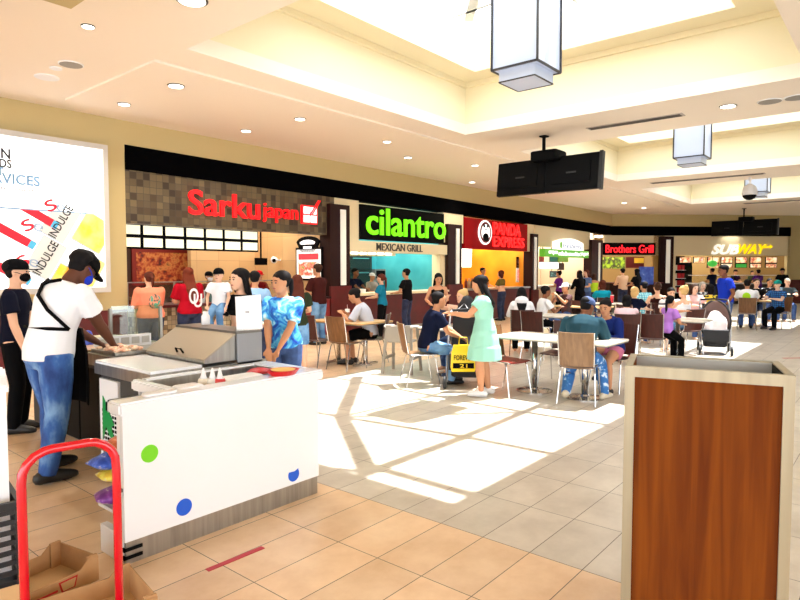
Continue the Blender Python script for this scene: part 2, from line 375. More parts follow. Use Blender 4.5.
for (px, py) in ((12, 236), (6, 272), (36, 216)):
    X, Z = wx(px), wz(px, py); card(X, Z, .13, .62, TA, m_cardr, .005); c, s_ = math.cos(R(TA)), math.sin(R(TA)); card(X+.27*s_, Z-.27*c, .12, .09, TA, m_cardb, .007)
    text('s', 'swirl', m_cardr, X+.1, X+.26, Z+.08, Z+.26, -.134, ad, .003, tilt=R(30)); text('e', 'swirl', m_cardl, X+.26, X+.4, Z+.08, Z+.2, -.134, ad, .003, tilt=R(-20))
# ---------------------------------------------------------------- shop 1: the Japanese grill
m_mos = mosaic_mat('fascia_mosaic', [(48, 34, 24), (74, 58, 38), (94, 80, 54), (112, 96, 66), (84, 72, 52)], .125)
m_tan = mosaic_mat('tan_tile', [(196, 158, 110), (206, 170, 122), (214, 178, 130)], .62, (170, 135, 95))
zt0 = wz(128, 223)
struct(MB().span(wx(127), wx(334.5), WY, WY+.22, zt0, 3.42).build('trim_5', m_mos))
partition(126.5, mt_=m_cream); partition(329, mt_=m_tan)
backwall(126, 262, C('shop_dark', (70, 42, 28), .7)); backwall(262, 332, m_tan, BY-.8)
def lit(name, rgb, es=.8): return mat(name, s2l(*rgb), .5, emit=s2l(*rgb), es=es)
m_red = lit('sign_red', (235, 12, 20), .6); m_white_l = lit('sign_white', (250, 248, 246), .6)
m_redface = C('letter_side', (120, 8, 12), .5)
sg = empty('shop_sign', (wx(245), WY, 0), 0, 'red lit lettering with a square emblem on the brown mosaic fascia', 'sign')
def off(p): return wx(p)-wx(245)
def sgt(s, p0, p1, q0, q1, mt_, bold, name='letters'): return text(s, name, mt_, off(p0), off(p1), wz(p0, q1), wz(p0, q0), 0, sg, .05, bold)
sgt('Sarku', 189, 259.5, 189, 214.5, m_red, .012); sgt('japan', 263, 297.5, 203, 222, m_red, .002)
bx0, bx1, bz0, bz1 = off(301), off(316), wz(301, 223.6), wz(301, 205)
MB().span(bx0, bx1, -.06, 0, bz0, bz1).build('emblem_plate', m_red, sg)
wq, hq = (bx1-bx0), (bz1-bz0)
for a, b, c, d in ((.08, .46, .54, .92), (.54, .92, .54, .92), (.08, .46, .08, .46), (.54, .92, .08, .46)):
    MB().span(bx0+wq*a, bx0+wq*b, -.08, -.06, bz0+hq*c, bz0+hq*d).build('emblem_square', m_white_l, sg)
for k in (0, .12): MB().limb([(bx0+wq*(.45+k), -.1, bz0+hq*.5), (bx0+wq*(1.0+k), -.1, bz0+hq*1.3)], [.015, .015], 6).build('chopstick', m_red, sg)
# lit blank menu panels under the fascia
mb = empty('menu_lightbox', (wx(128), WY+.35, 0), 0, 'row of fourteen glowing cream menu panels in black frames below mosaic', 'sign', None)
MY = WY+.35; q0, q1 = onw(128.5, 223, MY), onw(258, 223, MY); zT, zB = wz(128, 223, MY)-.0, wz(128, 248.5, MY); L = q1.x-wx(128)
MB().span(0, L, 0, .12, zB, zT).build('frame', m_black, mb)
m_menu = C('menu_glow', (252, 250, 226), .5, emit=(1, .97, .78), es=.32)
for i in range(7):
    for j in range(2):
        cw, ch = L/7, (zT-zB)/2
        MB().span(i*cw+.035, (i+1)*cw-.035, -.015, 0, zB+j*ch+.035, zB+(j+1)*ch-.03).build('glow_panel', m_menu, mb)
# inside: food picture, menu television, red board, wall poster
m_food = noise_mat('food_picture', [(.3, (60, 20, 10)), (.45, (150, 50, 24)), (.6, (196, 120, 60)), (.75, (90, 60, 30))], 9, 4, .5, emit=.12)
pic = empty('food_poster', (wx(168, BY), BY-.02, 0), 0, 'dark red noodle food picture behind the counter on the left', 'poster')
MB().span(-.95, .95, -.05, 0, 1.25, 2.22).build('board', C('board_red', (130, 30, 18), .5), pic); MB().span(-.85, .85, -.06, -.05, 1.33, 2.05).build('picture', m_food, pic)
tv = empty('menu_television', (wx(216, BY-.6), BY-.6, 0), 0, 'wide pale blue menu screen above the counter staff', 'screen')
za, zb_ = wz(216, 270, BY-.6), wz(216, 254.5, BY-.6); hw = (wx(236, BY-.6)-wx(195, BY-.6))/2
MB().span(-hw, hw, 0, .06, za, zb_).build('case', m_black, tv); MB().span(-hw+.03, hw-.03, -.01, 0, za+.03, zb_-.03).build('screen', lit('screen_blue', (150, 200, 240), .9), tv)
for i in range(3):
    for j in range(2): MB().span(-hw+.15+i*.8, -hw+.6+i*.8, -.014, -.01, za+.12+j*.22, za+.16+j*.22).build('text_line', lit('screen_white', (235, 245, 250), .8), tv)
MB().prism([(.16*math.cos(k*.628), .1*math.sin(k*.628)+za+.27) for k in range(10)], .012, .016, YREV).build('picture', lit('screen_dish', (190, 120, 130), .6), tv)
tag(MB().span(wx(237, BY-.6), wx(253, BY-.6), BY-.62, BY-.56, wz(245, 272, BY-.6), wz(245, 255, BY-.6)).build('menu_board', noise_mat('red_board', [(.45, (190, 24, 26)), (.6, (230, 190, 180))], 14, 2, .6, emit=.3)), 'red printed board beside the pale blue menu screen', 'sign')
PX = wx(329)-.06; pc_ = onx(310, 264, PX); hw = (onx(297, 264, PX).y-onx(323.5, 264, PX).y)/2; yc = (onx(297, 264, PX).y+onx(323.5, 264, PX).y)/2; za, zb_ = onx(310, 280.5, PX).z, onx(310, 247.5, PX).z
po = empty('wall_poster', (PX, yc, 0), R(-90), 'white lit food poster in black frame on tan tiled wall', 'poster')
MB().span(-hw, hw, -.04, 0, za, zb_).build('frame', m_black, po)
MB().span(-hw+.05, hw-.05, -.05, -.04, za+.05, zb_-.05).build('panel', lit('poster_white', (245, 236, 228), .5), po)
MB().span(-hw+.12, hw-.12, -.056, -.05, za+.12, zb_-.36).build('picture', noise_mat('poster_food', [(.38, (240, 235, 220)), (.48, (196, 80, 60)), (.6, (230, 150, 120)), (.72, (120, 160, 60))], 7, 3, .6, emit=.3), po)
MB().span(-hw+.12, hw-.12, -.056, -.05, zb_-.3, zb_-.15).build('heading', lit('poster_red', (206, 60, 70), .4), po)
pe_ = onx(309, 244, PX); em = empty('round_emblem', (PX, pe_.y, 0), R(-90), 'black fan shaped emblem sign above the white food poster', 'sign')
za = pe_.z
MB().prism([(.42*math.cos(R(a)), za+.02+.17*math.sin(R(a))) for a in range(10, 171, 16)]+[(-.25, za-.2), (.25, za-.2)], 0, .05, YREV).build('plate', m_black, em)
MB().prism([(.3*math.cos(R(a)), za-.0+.1*math.sin(R(a))) for a in range(20, 161, 20)]+[(-.24, za-.01), (.24, za-.01)], .05, .056, YREV).build('pale_arc', m_white_l, em); MB().span(-.15, .15, -.056, -.05, za-.12, za-.06).build('pale_bar', m_white_l, em)
def camera_dome(p, label):
    e = empty('security_camera', p, 0, label, 'camera'); MB().ell((0, 0, 0), (.09, .09, .09)).build('housing', m_white, e, smooth=True); MB().ell((-.04, -.05, -.01), (.05, .05, .05)).build('lens', m_black, e, smooth=True); MB().span(.07, .2, -.02, .02, -.02, .02).build('bracket', m_white, e)
camera_dome(onx(274, 260, PX-.2), 'small white dome camera on the tan tiled wall')
osn = empty('order_screen', (wx(261, WY+1.2), WY+1.2, 0), 0, 'small black order screen hanging beside the tan wall', 'screen'); MB().span(-.17, .17, -.03, .02, wz(261, 265, WY+1.2), wz(261, 258, WY+1.2)).build('case', m_black, osn); MB().span(-.015, .015, -.015, .015, wz(261, 258, WY+1.2), 3.4).build('hanging_rod', m_black, osn)
# service counter
m_cmos = mosaic_mat('counter_mosaic', [(50, 34, 24), (120, 96, 70), (186, 166, 132), (90, 66, 44), (206, 190, 160)], .085, (90, 80, 66))
ct = empty('service_counter', (wx(127)+.1, WY-.1, 0), 0, 'mosaic fronted service counter with maroon top below menu panels', 'counter')
L = wx(294)-wx(127)-.1
MB().span(0, L, 0, .7, 0, .92).build('front', m_cmos, ct); MB().span(0, L, -.08, .75, .92, .97).build('worktop', m_maroon, ct)
MB().span(0, L, .35, .36, .97, 1.38).build('glass_guard', glass_mat('guard_glass', (.96, .98, .97), .03, .1), ct); MB().span(0, L, .33, .38, 1.38, 1.4).build('rail', m_steel, ct)
for k in range(5): MB().span(k*L/4.01, k*L/4.01+.03, .33, .37, .97, 1.38).build('post', m_steel, ct)
ct2 = empty('pay_counter', (wx(294)+.05, WY-.25, 0), 0, 'dark red pay counter at the right end of mosaic counter', 'counter')
L2 = wx(327)-wx(294)-.2; MB().span(0, L2, 0, .8, .1, .95).build('front', m_redpanel, ct2); MB().span(0, L2, .03, .8, 0, .1).build('toe_kick', m_steel, ct2); MB().span(0, L2, -.05, .85, .95, 1.0).build('worktop', m_darkwood, ct2)
# things on the serving counter
for i, (px, lab, colr) in enumerate(((203, 'first tall stack of clear cups on mosaic counter', (190, 200, 200)), (211, 'second stack of patterned cups on mosaic counter', (70, 110, 110)), (217, 'third short stack of cups on mosaic counter', (200, 200, 190)))):
    c = onw(px, 300, WY+.1); e = empty('cup_stack', (c.x, c.y, .97), 0, lab, 'cups', 'cup stacks on the mosaic counter')
    for k in range(4): MB().lathe([(.035, k*.05), (.045, k*.05+.1)], n=10).build('cup', C('cup%d' % i, colr, .4), e)
# ---------------------------------------------------------------- columns between the shops
def column(pa, pb, zt, pl0, pl1, zb, name, label, plinth=True, Y=WY):
    e = empty('pillar', ((wx(pa, Y)+wx(pb, Y))/2, Y, 0), 0, label, 'pillar', None); cx = (wx(pa, Y)+wx(pb, Y))/2
    MB().span(wx(pa, Y)-cx, wx(pb, Y)-cx, -.12, .25, 0, zt).build('casing', m_darkwood, e)
    MB().span(wx(pl0, Y)-cx, wx(pl1, Y)-cx, -.15, -.12, zb, zt-.12).build('light_strip', m_stripl, e)
    if plinth: MB().span(wx(pa, Y)-cx-.02, wx(pb, Y)-cx+.02, -.16, -.1, 0, zb-.02).build('plinth', m_maroon, e)
column(327, 346.5, 3.2, 337, 342, 1.25, 'a', 'dark red pillar with pale light strip left of the green sign')
column(445, 458.5, 3.0, 452.5, 455.5, 1.2, 'b', 'dark pillar with pale strip between green and red signs')
column(529.5, 535, 2.95, 531, 533, .9, 'c', 'thin dark pillar right of the red sign')
column(589, 600, 2.95, 595.5, 597, .9, 'd', 'dark pillar at the corner of the two shop rows')
# ---------------------------------------------------------------- shop 2: the Mexican grill
struct(MB().span(wx(334.5), wx(359), WY, WY+.2, 2.95, 3.42).build('wall_left', m_cream)); struct(MB().span(wx(346), wx(359), WY, WY+.2, 2.3, 2.95).build('wall_left', m_cream)); struct(MB().span(wx(442.5), wx(463), WY, WY+.2, 2.45, 3.35).build('wall_left', m_cream))
sn = empty('shop_sign', (wx(400), WY+.07, 0), 0, 'black board with large glowing green letters above the teal shop', 'sign')
cx = wx(400); zq0, zq1 = wz(359, 239), wz(359, 204)
MB().span(wx(359)-cx, wx(442.5)-cx, -.12, .1, zq0, zq1).build('board', m_black, sn)
text('cilantro', 'letters', lit('sign_green', (110, 235, 10), .55), wx(364.5)-cx, wx(443.5)-cx, wz(395, 236.5), wz(395, 210), -.12, sn, .04, .012)
hd = empty('header_beam', (wx(396), WY, 0), 0, 'tan beam with dark capital letters under the green sign', 'sign'); cx = wx(396)
MB().span(wx(346.5)-cx, wx(445)-cx, -.08, .2, wz(347, 251.5), wz(347, 240)).build('beam', m_cream, hd)
text('MEXICAN GRILL', 'letters', m_trim, wx(374)-cx, wx(420)-cx, wz(374, 250.5), wz(374, 243), -.08, hd, .02, .005)
struct(MB().span(wx(440), wx(445), WY, WY+.3, .95, 2.3).build('trim_6', m_cream))
m_teal = noise_mat('teal_wall', [(.3, (58, 160, 168)), (.7, (86, 190, 194))], 1.5, 2, .4)
backwall(333, 460, m_teal, BY-.6); partition(334, mt_=m_cream); partition(451, mt_=m_teal)
kt = empty('kitchen_oven', (wx(360, BY-1.0), BY-1.0, 0), 0, 'dark steel oven stack behind the left of teal counter', 'oven')
MB().span(-.7, .45, -.1, .35, 0, 2.1).build('case', C('oven_dark', (46, 50, 44), .4, metal=.4), kt)
for z in (.9, 1.4, 1.85): MB().span(-.6, .35, -.13, -.1, z-.2, z+.18).build('door', C('oven_door', (30, 34, 30), .25), kt); MB().span(-.5, .25, -.17, -.14, z+.12, z+.15).build('handle', m_chrome, kt)
hk = empty('ceiling_hood', (wx(362, WY+1.2), WY+1.2, 2.0), 0, 'pale hood with a lit edge above the taco counter', 'hood')
MB().span(-1.3, 1.0, -.4, .5, .03, .28).build('canopy', m_cream, hk)
for k in range(6): MB().span(-1.2+k*.35, -.95+k*.35, -.42, -.4, .06, .14).build('lamp', m_lamp, hk)
fr = empty('steel_fridge', (wx(401, BY-.9), BY-.9, 0), 0, 'dark green steel fridge against the teal wall', 'fridge')
MB().span(-.6, .55, -.1, .25, 0, 1.75).build('case', C('fridge_dark', (34, 70, 74), .35, metal=.3), fr); MB().span(-.5, .45, -.12, -.1, .9, 1.7).build('door', C('fridge_door', (24, 50, 56), .3), fr)
mw = empty('microwave', (wx(380, BY-.9), BY-.9, 1.3), 0, 'grey microwave on the shelf left of green fridge', 'microwave')
MB().span(-.35, .3, -.1, .25, 0, .35).build('case', m_grey, mw); MB().span(-.3, .12, -.12, -.1, .05, .3).build('door', m_black, mw); MB().span(-.5, .5, -.15, .3, -.05, 0).build('shelf', m_steel, mw)
c2 = empty('service_counter', (wx(347), WY-.1, 0), 0, 'dark red counter with cream top in front of the teal wall', 'counter'); L = wx(445)-wx(347)
MB().span(0, L, 0, .6, .1, .97).build('front', m_maroon, c2); MB().span(0, L, .03, .6, 0, .1).build('toe_kick', m_steel, c2); MB().span(0, L, -.06, .65, .97, 1.03).build('worktop', m_cream, c2)
for i, (px, lab) in enumerate(((346.8, 'white squeeze bottle at the left end of cream counter'), (441.5, 'small white bottle at the right end of cream counter'))):
    c = onw(px, 292, WY-.02); tag(MB().lathe([(.03, 0), (.032, .14), (.012, .17), (.01, .21)], (c.x, c.y, 1.03), 10).build('bottle', m_white, smooth=True), lab, 'bottle')
for i, px in enumerate((350, 354, 358, 363)):
    c = onw(px, 296, WY+.15); tag(MB().lathe([(.07, 0), (.08, .09), (.075, .1)], (c.x, c.y, 1.03), 12).build('food_tub', m_white), ['white food tub nearest the squeeze bottle on cream counter', 'second white food tub from the squeeze bottle', 'third white food tub from the squeeze bottle', 'fourth white food tub from the squeeze bottle'][i], 'tub', 'food tubs on the cream counter')
# ---------------------------------------------------------------- shop 3: the panda emblem
sn = empty('shop_sign', (wx(494), WY+.12, 0), 0, 'red board with round panda emblem and red lit letters', 'sign'); cx = wx(494)
MB().span(wx(463.5)-cx, wx(526.3)-cx, -.15, .05, wz(463.5, 248.4), wz(463.5, 217)).build('board', C('panda_red', (150, 8, 14), .6, spec=.1), sn)
m_letr = lit('letter_red', (255, 30, 30), .75)
zc = wz(483.5, 232.5); r0 = (wx(490)-wx(477))/2; ex = wx(483.5)-cx
def disc(r, rz_, d0, d1, cx_, cz_, n=24): return MB().prism([(cx_+r*math.cos(2*math.pi*k/n), cz_+rz_*math.sin(2*math.pi*k/n)) for k in range(n)], d0, d1, YREV)
disc(r0, r0*1.0, .15, .19, ex, zc).build('emblem_rim', m_white_l, sn); disc(r0*.86, r0*.86, .19, .195, ex, zc).build('emblem_band', m_redface, sn); disc(r0*.66, r0*.66, .195, .2, ex, zc).build('emblem_disc', m_white_l, sn)
disc(r0*.46, r0*.34, .2, .205, ex, zc-.16).build('emblem_body', m_black, sn); disc(r0*.3, r0*.27, .2, .206, ex, zc+.1).build('emblem_head', m_white_l, sn)
for k in (-1, 1): disc(r0*.13, r0*.13, .2, .207, ex+k*r0*.26, zc+.1+r0*.26).build('emblem_ear', m_black, sn); disc(r0*.07, r0*.08, .2, .208, ex+k*r0*.12, zc+.1).build('emblem_eye', m_black, sn)
text('PANDA', 'letters', m_letr, wx(491.5)-cx, wx(518.5)-cx, wz(491, 234.3), wz(491, 222), -.15, sn, .06, .008); text('EXPRESS', 'letters', m_letr, wx(491.5)-cx, wx(522)-cx, wz(491, 246.5), wz(491, 235.8), -.15, sn, .06, .008)
m_orange = noise_mat('orange_wall', [(.3, (214, 130, 22)), (.7, (236, 160, 40))], 1.2, 2, .5)
backwall(457, 533, m_orange, BY-.6); partition(531, mt_=m_orange)
struct(MB().span(wx(526), wx(534), WY, WY+.2, 2.3, 3.3).build('wall_left', m_cream))
def board(px, py0, py1, hwpx, Y, m1, m2, name, label, cat='poster', inset=.06):
    x0_, x1_ = wx(px-hwpx, Y), wx(px+hwpx, Y); c = (x0_+x1_)/2; e = empty(name, (c, Y, 0), 0, label, cat)
    a, b = wz(px, py1, Y), wz(px, py0, Y); MB().span(x0_-c, x1_-c, -.03, 0, a, b).build('panel', m1, e); [MB().span(q_*.6*(x1_-c)-.01, q_*.6*(x1_-c)+.01, -.02, 0, b, 3.4).build('hanging_rod', m_black, e) for q_ in (-1, 1) if Y < BY-.7]; MB().span(x0_-c+inset, x1_-c-inset, -.036, -.03, a+inset, b-inset).build('print', m2, e); return e
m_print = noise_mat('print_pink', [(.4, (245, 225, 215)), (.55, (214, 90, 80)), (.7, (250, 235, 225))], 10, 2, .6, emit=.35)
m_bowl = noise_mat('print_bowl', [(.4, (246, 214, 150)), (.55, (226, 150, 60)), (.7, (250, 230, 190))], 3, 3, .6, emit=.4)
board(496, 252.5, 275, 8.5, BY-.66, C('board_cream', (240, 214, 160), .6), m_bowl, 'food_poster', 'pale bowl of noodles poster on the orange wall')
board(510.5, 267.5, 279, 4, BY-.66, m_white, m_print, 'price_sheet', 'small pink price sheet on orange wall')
board(522, 257, 268, 6, WY+.5, m_black, noise_mat('print_night', [(.5, (60, 16, 26)), (.62, (150, 110, 110))], 9, 2, .6), 'menu_board', 'dark small menu board at the right of orange shop')
board(522.5, 268, 282, 6.5, WY+.5, m_white, m_print, 'notice_sheet', 'pink notice sheet hanging below the dark menu board')
ln = empty('cube_lantern', (wx(463.5, WY+.5), WY+.5, 0), 0, 'white glowing cube lantern at the left of orange shop', 'lamp'); za = wz(463, 258, WY+.5); s_ = .18
MB().prism([(-s_*1.25, .3), (s_*1.25, .3), (s_, -.3), (-s_, -.3)], -.18, .18, YREV).build('shade', lit('lantern_white', (255, 248, 235), 1.6), ln); ln.location.z = za; MB().span(-.01, .01, -.01, .01, .3, 3.4-za).build('cord', m_black, ln)
c3 = empty('service_counter', (wx(460), WY-.1, 0), 0, 'dark red counter with steel top in front of orange shop', 'counter'); L = wx(527)-wx(460); MB().span(0, L, 0, .6, 0, .97).build('front', m_maroon, c3); MB().span(0, L, -.05, .65, .97, 1.02).build('worktop', m_steel, c3)
for k, px in enumerate((466, 469, 472)): c = onw(px, 280, WY+.2); tag(MB().lathe([(.05, 0), (.05, .22), (.02, .27), (.02, .33)], (c.x, c.y, 1.02), 10).build('sauce_bottle', C('sauce%d' % k, [(120, 40, 20), (180, 150, 110), (90, 60, 40)][k], .4), smooth=True), ['brown sauce bottle below the white cube lantern', 'tan sauce bottle beside the brown one', 'dark sauce bottle furthest right of three on steel counter'][k], 'bottle', 'sauce bottles on the steel counter')
# ---------------------------------------------------------------- shop 4: crepes and salads
sn = empty('shop_sign', (wx(562), WY, 0), 0, 'white arched sign above a green strip listing crepes and salads', 'sign'); cx = wx(562); Y = WY
zA0, zA1 = wz(552, 249.5), wz(552, 238.5); xa, xb = wx(552)-cx, wx(578.5)-cx
MB().prism([(xa, zA0), (xb, zA0), (xb, zA1-.12)]+[(xb+(xa-xb)*k/8, zA1-.12+.16*math.sin(math.pi*k/8)) for k in range(1, 8)]+[(xa, zA1-.12)], 0, .2, YREV).build('arch_panel', m_white_l, sn)
m_leafg = lit('strip_green', (80, 150, 40), .5)
MB().span(wx(539.5)-cx, wx(583.5)-cx, -.22, .02, wz(540, 256.5), wz(540, 248.8)).build('strip', m_leafg, sn)
for a, b, s_ in ((543, 552, 'crepes'), (553, 562, 'salads'), (563, 574, 'smoothies'), (575, 583, 'yogurt')): text(s_, 'letters', m_white_l, wx(a)-cx, wx(b)-cx, wz(543, 255), wz(543, 250.5), -.22, sn, .02, .012)
text('freshens', 'letters', lit('sign_slate', (70, 100, 140), .3), wx(558)-cx, wx(576)-cx, wz(558, 248), wz(558, 243), -.2, sn, .01)
disc(.1, .14, .2, .21, wx(556)-cx, wz(556, 245)).build('leaf', m_leafg, sn)
m_palew = C('pale_wall', (206, 188, 160), .8); backwall(533, 597, m_palew, BY-.8); partition(598, mt_=m_palew)
struct(MB().span(wx(535), wx(590), WY+.02, WY+.2, wz(536, 236.5)-.35, 3.3).build('wall_left', m_cream))
board(548, 262, 269, 10, WY+.8, m_white, m_white_l, 'lit_header', 'long white lit header box inside the pale shop', 'sign', .02)
board(554.5, 271, 277.5, 5, WY+1.2, C('board_teal', (50, 80, 84), .5), noise_mat('print_teal', [(.45, (30, 70, 80)), (.6, (120, 170, 180))], 9, 2, .6), 'menu_board', 'dark teal picture board below the white lit header')
board(562.5, 256, 262, 5, WY+.6, C('board_lime', (120, 170, 60), .5), C('board_lime2', (150, 190, 80), .5), 'menu_board', 'lime green board hanging below the green strip', 'sign', .02)
board(553, 257, 262, 4, WY+.7, C('board_tealb', (40, 110, 120), .5), C('board_tealc', (50, 130, 140), .5), 'menu_board', 'small teal board left of the lime one', 'sign', .02)
board(541, 256, 262, 2.2, WY+.7, C('board_redb', (150, 40, 40), .5), C('board_redc', (170, 50, 44), .5), 'menu_board', 'small red board at the left of pale shop', 'sign', .02)
board(575, 264, 272, 6.5, BY-.86, m_palew, noise_mat('print_script', [(.5, (222, 205, 178)), (.6, (190, 130, 110))], 5, 2, .7), 'wall_art', 'cream wall picture with faint pink script in pale shop')
board(560.5, 263, 270, 3, WY+.9, m_black, C('board_darkr', (50, 30, 30), .6), 'menu_board', 'small black board above the woman in purple', 'sign', .02)
c4 = empty('service_counter', (wx(536), WY-.05, 0), 0, 'pale counter of the salad shop', 'counter'); L = wx(589)-wx(536); MB().span(0, L, 0, .6, 0, .97).build('front', m_palew, c4); MB().span(0, L, -.05, .65, .97, 1.02).build('worktop', m_white, c4)
# ---------------------------------------------------------------- end wall: shop 5 (black sign, red letters) and the sandwich shop
def dempty(name, px, label, cat, d=0): o = empty(name, P0+DU*ds(px)+DV*d, R(-45), label, cat); return o
def dx(p, c, d=0): return ds(p, 270, d)-ds(c)
sn = dempty('shop_sign', 626, 'black board with glowing red letters beside the sandwich shop', 'sign')
MB().span(dx(599, 626), dx(652.5, 626), -.25, .05, dz(626, 255), dz(626, 243)).build('board', m_black, sn)
text("Brothers Grill", 'letters', lit('letter_red2', (240, 30, 40), .9), dx(603, 626), dx(650, 626), dz(626, 253), dz(626, 245), -.25, sn, .05, .005)
struct(dbuild(MB().span(ds(604), ds(790), 0, .2, dz(700, 255.5), 3.3), 'wall_end', m_cream))
struct(dbuild(MB().span(-3, SE+3, 3.4, 3.55, 0, 3.4), 'wall_back', C('shop_back', (150, 120, 70), .8)))
struct(dbuild(MB().span(ds(655)-.1, ds(664), 0, .2, 0, 3.3), 'wall_end', C('ochre_panel', (150, 116, 56), .8)))
def dcolumn(pa, pb, s0, s1, label):
    e = dempty('pillar', (pa+pb)/2, label, 'pillar'); c = (pa+pb)/2
    MB().span(dx(pa, c), dx(pb, c), -.15, .25, 0, 3.2).build('casing', m_darkwood, e); MB().span(dx(s0, c), dx(s1, c), -.18, -.15, 1.0, 3.05).build('light_strip', m_stripl, e)
dcolumn(658, 671.5, 664, 668, 'dark pillar with pale strip left of the yellow and white sign')
dp = dempty('door_post', 674, 'pale post at the left of the sandwich shop opening', 'post'); MB().span(-.06, .06, -.02, .0, 0, dz(672, 255)).build('post', m_cream, dp)
sb = dempty('shop_sign', 730, 'white and yellow slanted lit letters ending in an arrow', 'sign')
m_yel = lit('sign_yellow', (250, 218, 8), .45)
text('SUB', 'letters', lit('sub_white', (242, 240, 234), .42), dx(710.5, 730), dx(738.5, 730), dz(730, 254.5), dz(730, 244.5), -.02, sb, .04, .03, .35)
text('WAY', 'letters', m_yel, dx(737, 730), dx(766, 730), dz(730, 254), dz(730, 244), -.02, sb, .04, .03, .35)
MB().prism([(dx(763, 730), dz(730, 246.5)), (dx(769, 730), dz(730, 245.8)), (dx(769, 730), dz(730, 244.6)), (dx(771.5, 730), dz(730, 246.6)), (dx(769, 730), dz(730, 248.4)), (dx(769, 730), dz(730, 247.4)), (dx(763, 730), dz(730, 248.2))], .02, .06, YREV).build('arrow', m_yel, sb)
m_sand = noise_mat('sandwich_print', [(.35, (240, 225, 205)), (.5, (235, 190, 140)), (.6, (170, 60, 40)), (.72, (240, 235, 220))], 4, 2, .6, emit=.45)
m_greenp = lit('print_green', (40, 130, 50), .5)
e = dempty('menu_board', 728, 'row of lit sandwich menu pictures over the long dark counter', 'sign', .6)
for i, px in enumerate((685, 699, 713, 726.5, 741, 755.5, 771)):
    c = dx(px, 728, .6); hw = .3; f = MB().span(c-hw, c+hw, 0, .05, dz(px, 263, .6), dz(px, 256.8, .6)).build('menu_frame', m_black, e); MB().span(c-hw+.03, c+hw-.03, -.01, 0, dz(px, 262.6, .6), dz(px, 257.4, .6)).build('print', m_sand, f)
    if 2 <= i <= 6: f = MB().span(c-hw, c+hw, 0, .05, dz(px, 267.8, .6), dz(px, 263.2, .6)).build('menu_frame', m_black, e); MB().span(c-hw+.03, c+hw-.03, -.01, 0, dz(px, 267.5, .6), dz(px, 264, .6)).build('print', m_greenp if i in (4,) else m_sand, f)
gl_ = dempty('green_lamp', 713.5, 'green dome lamp hanging before the menu panels', 'lamp', .1); MB().ell((0, 0, dz(713, 263.5)), (.22, .22, .17)).build('shade', lit('lamp_green', (60, 170, 60), .4), gl_, smooth=True); MB().span(-.01, .01, -.01, .01, dz(713, 262), 3.3).build('cord', m_black, gl_)
ck = dempty('sandwich_counter', 735, 'long dark sandwich counter with glass guard and white top', 'counter', -.3); h = (ds(780)-ds(692))/2
MB().span(-h, h, 0, .7, 0, .95).build('front', C('counter_dark', (40, 36, 34), .5), ck); MB().span(-h, h, -.05, .7, .95, 1.0).build('worktop', m_white, ck); MB().span(-h, h, .1, .12, 1.0, 1.35).build('glass_guard', glass_mat('guard_glass', (1, 1, 1), .03, .1), ck); MB().span(-h, h, .1, .5, 1.35, 1.38).build('guard_shelf', m_white, ck)
rk = dempty('snack_rack', 683, 'rack of red and white snack bags left of sandwich counter', 'rack', .75)
MB().span(-.5, .5, 0, .35, 0, 2.3).build('case', m_black, rk)
for z in (.5, .85, 1.2, 1.6):
    MB().span(-.48, .48, -.2, 0, z, z+.02).build('shelf', m_white, rk)
    for k in range(5): MB().box((-.4+k*.19, -.1, z+.14), (.15, .08, .24)).build('snack_bag', C('bag%d' % (k % 3), [(190, 20, 30), (160, 16, 26), (220, 210, 190)][k % 3], .5), rk)
dc = dempty('drink_cooler', 698, 'tall black cooler beside the red snack rack', 'cooler', 1.0); MB().span(-.3, .3, 0, .5, 0, 2.0).build('case', m_black, dc); MB().span(-.3, .3, -.02, 0, .2, 1.8).build('door', C('cooler_door', (12, 14, 13), .15), dc)
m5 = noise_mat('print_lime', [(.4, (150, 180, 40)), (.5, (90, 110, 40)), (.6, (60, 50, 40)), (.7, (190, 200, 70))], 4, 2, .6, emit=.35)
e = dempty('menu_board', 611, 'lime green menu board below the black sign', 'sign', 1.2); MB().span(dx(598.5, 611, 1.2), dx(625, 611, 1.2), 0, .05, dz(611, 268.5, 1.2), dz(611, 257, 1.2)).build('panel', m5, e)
e = dempty('menu_board', 635, 'dark red menu board right of the lime one', 'sign', 1.2); MB().span(dx(626, 635, 1.2), dx(644, 635, 1.2), 0, .05, dz(635, 268, 1.2), dz(635, 257, 1.2)).build('panel', C('board_deepred', (90, 14, 14), .5), e); MB().span(dx(634, 635, 1.2), dx(643.5, 635, 1.2), -.01, 0, dz(635, 263, 1.2), dz(635, 258, 1.2)).build('print', lit('print_gold', (190, 150, 40), .3), e)
c5 = dempty('service_counter', 626, 'dark counter under the black sign with red letters', 'counter', -.75); MB().span(dx(603, 626), dx(655, 626), 0, .6, 0, 1.0).build('front', m_darkwood, c5); MB().span(dx(603, 626), dx(655, 626), -.05, .6, 1.0, 1.05).build('worktop', m_maroon, c5)
pb = empty('easel_sign', dep(646, 24), R(-45), 'blue poster on a stand in front of the dark counter', 'sign'); MB().span(-.3, .3, -.02, .02, 1.05, 1.75).build('poster', noise_mat('print_blue', [(.4, (40, 60, 140)), (.6, (60, 90, 170)), (.7, (180, 190, 220))], 4, 2, .5), pb); MB().span(-.03, .03, -.03, .03, 0, 1.05).build('post', m_steel, pb); MB().span(-.25, .25, -.2, .2, 0, .03).build('base', m_steel, pb)
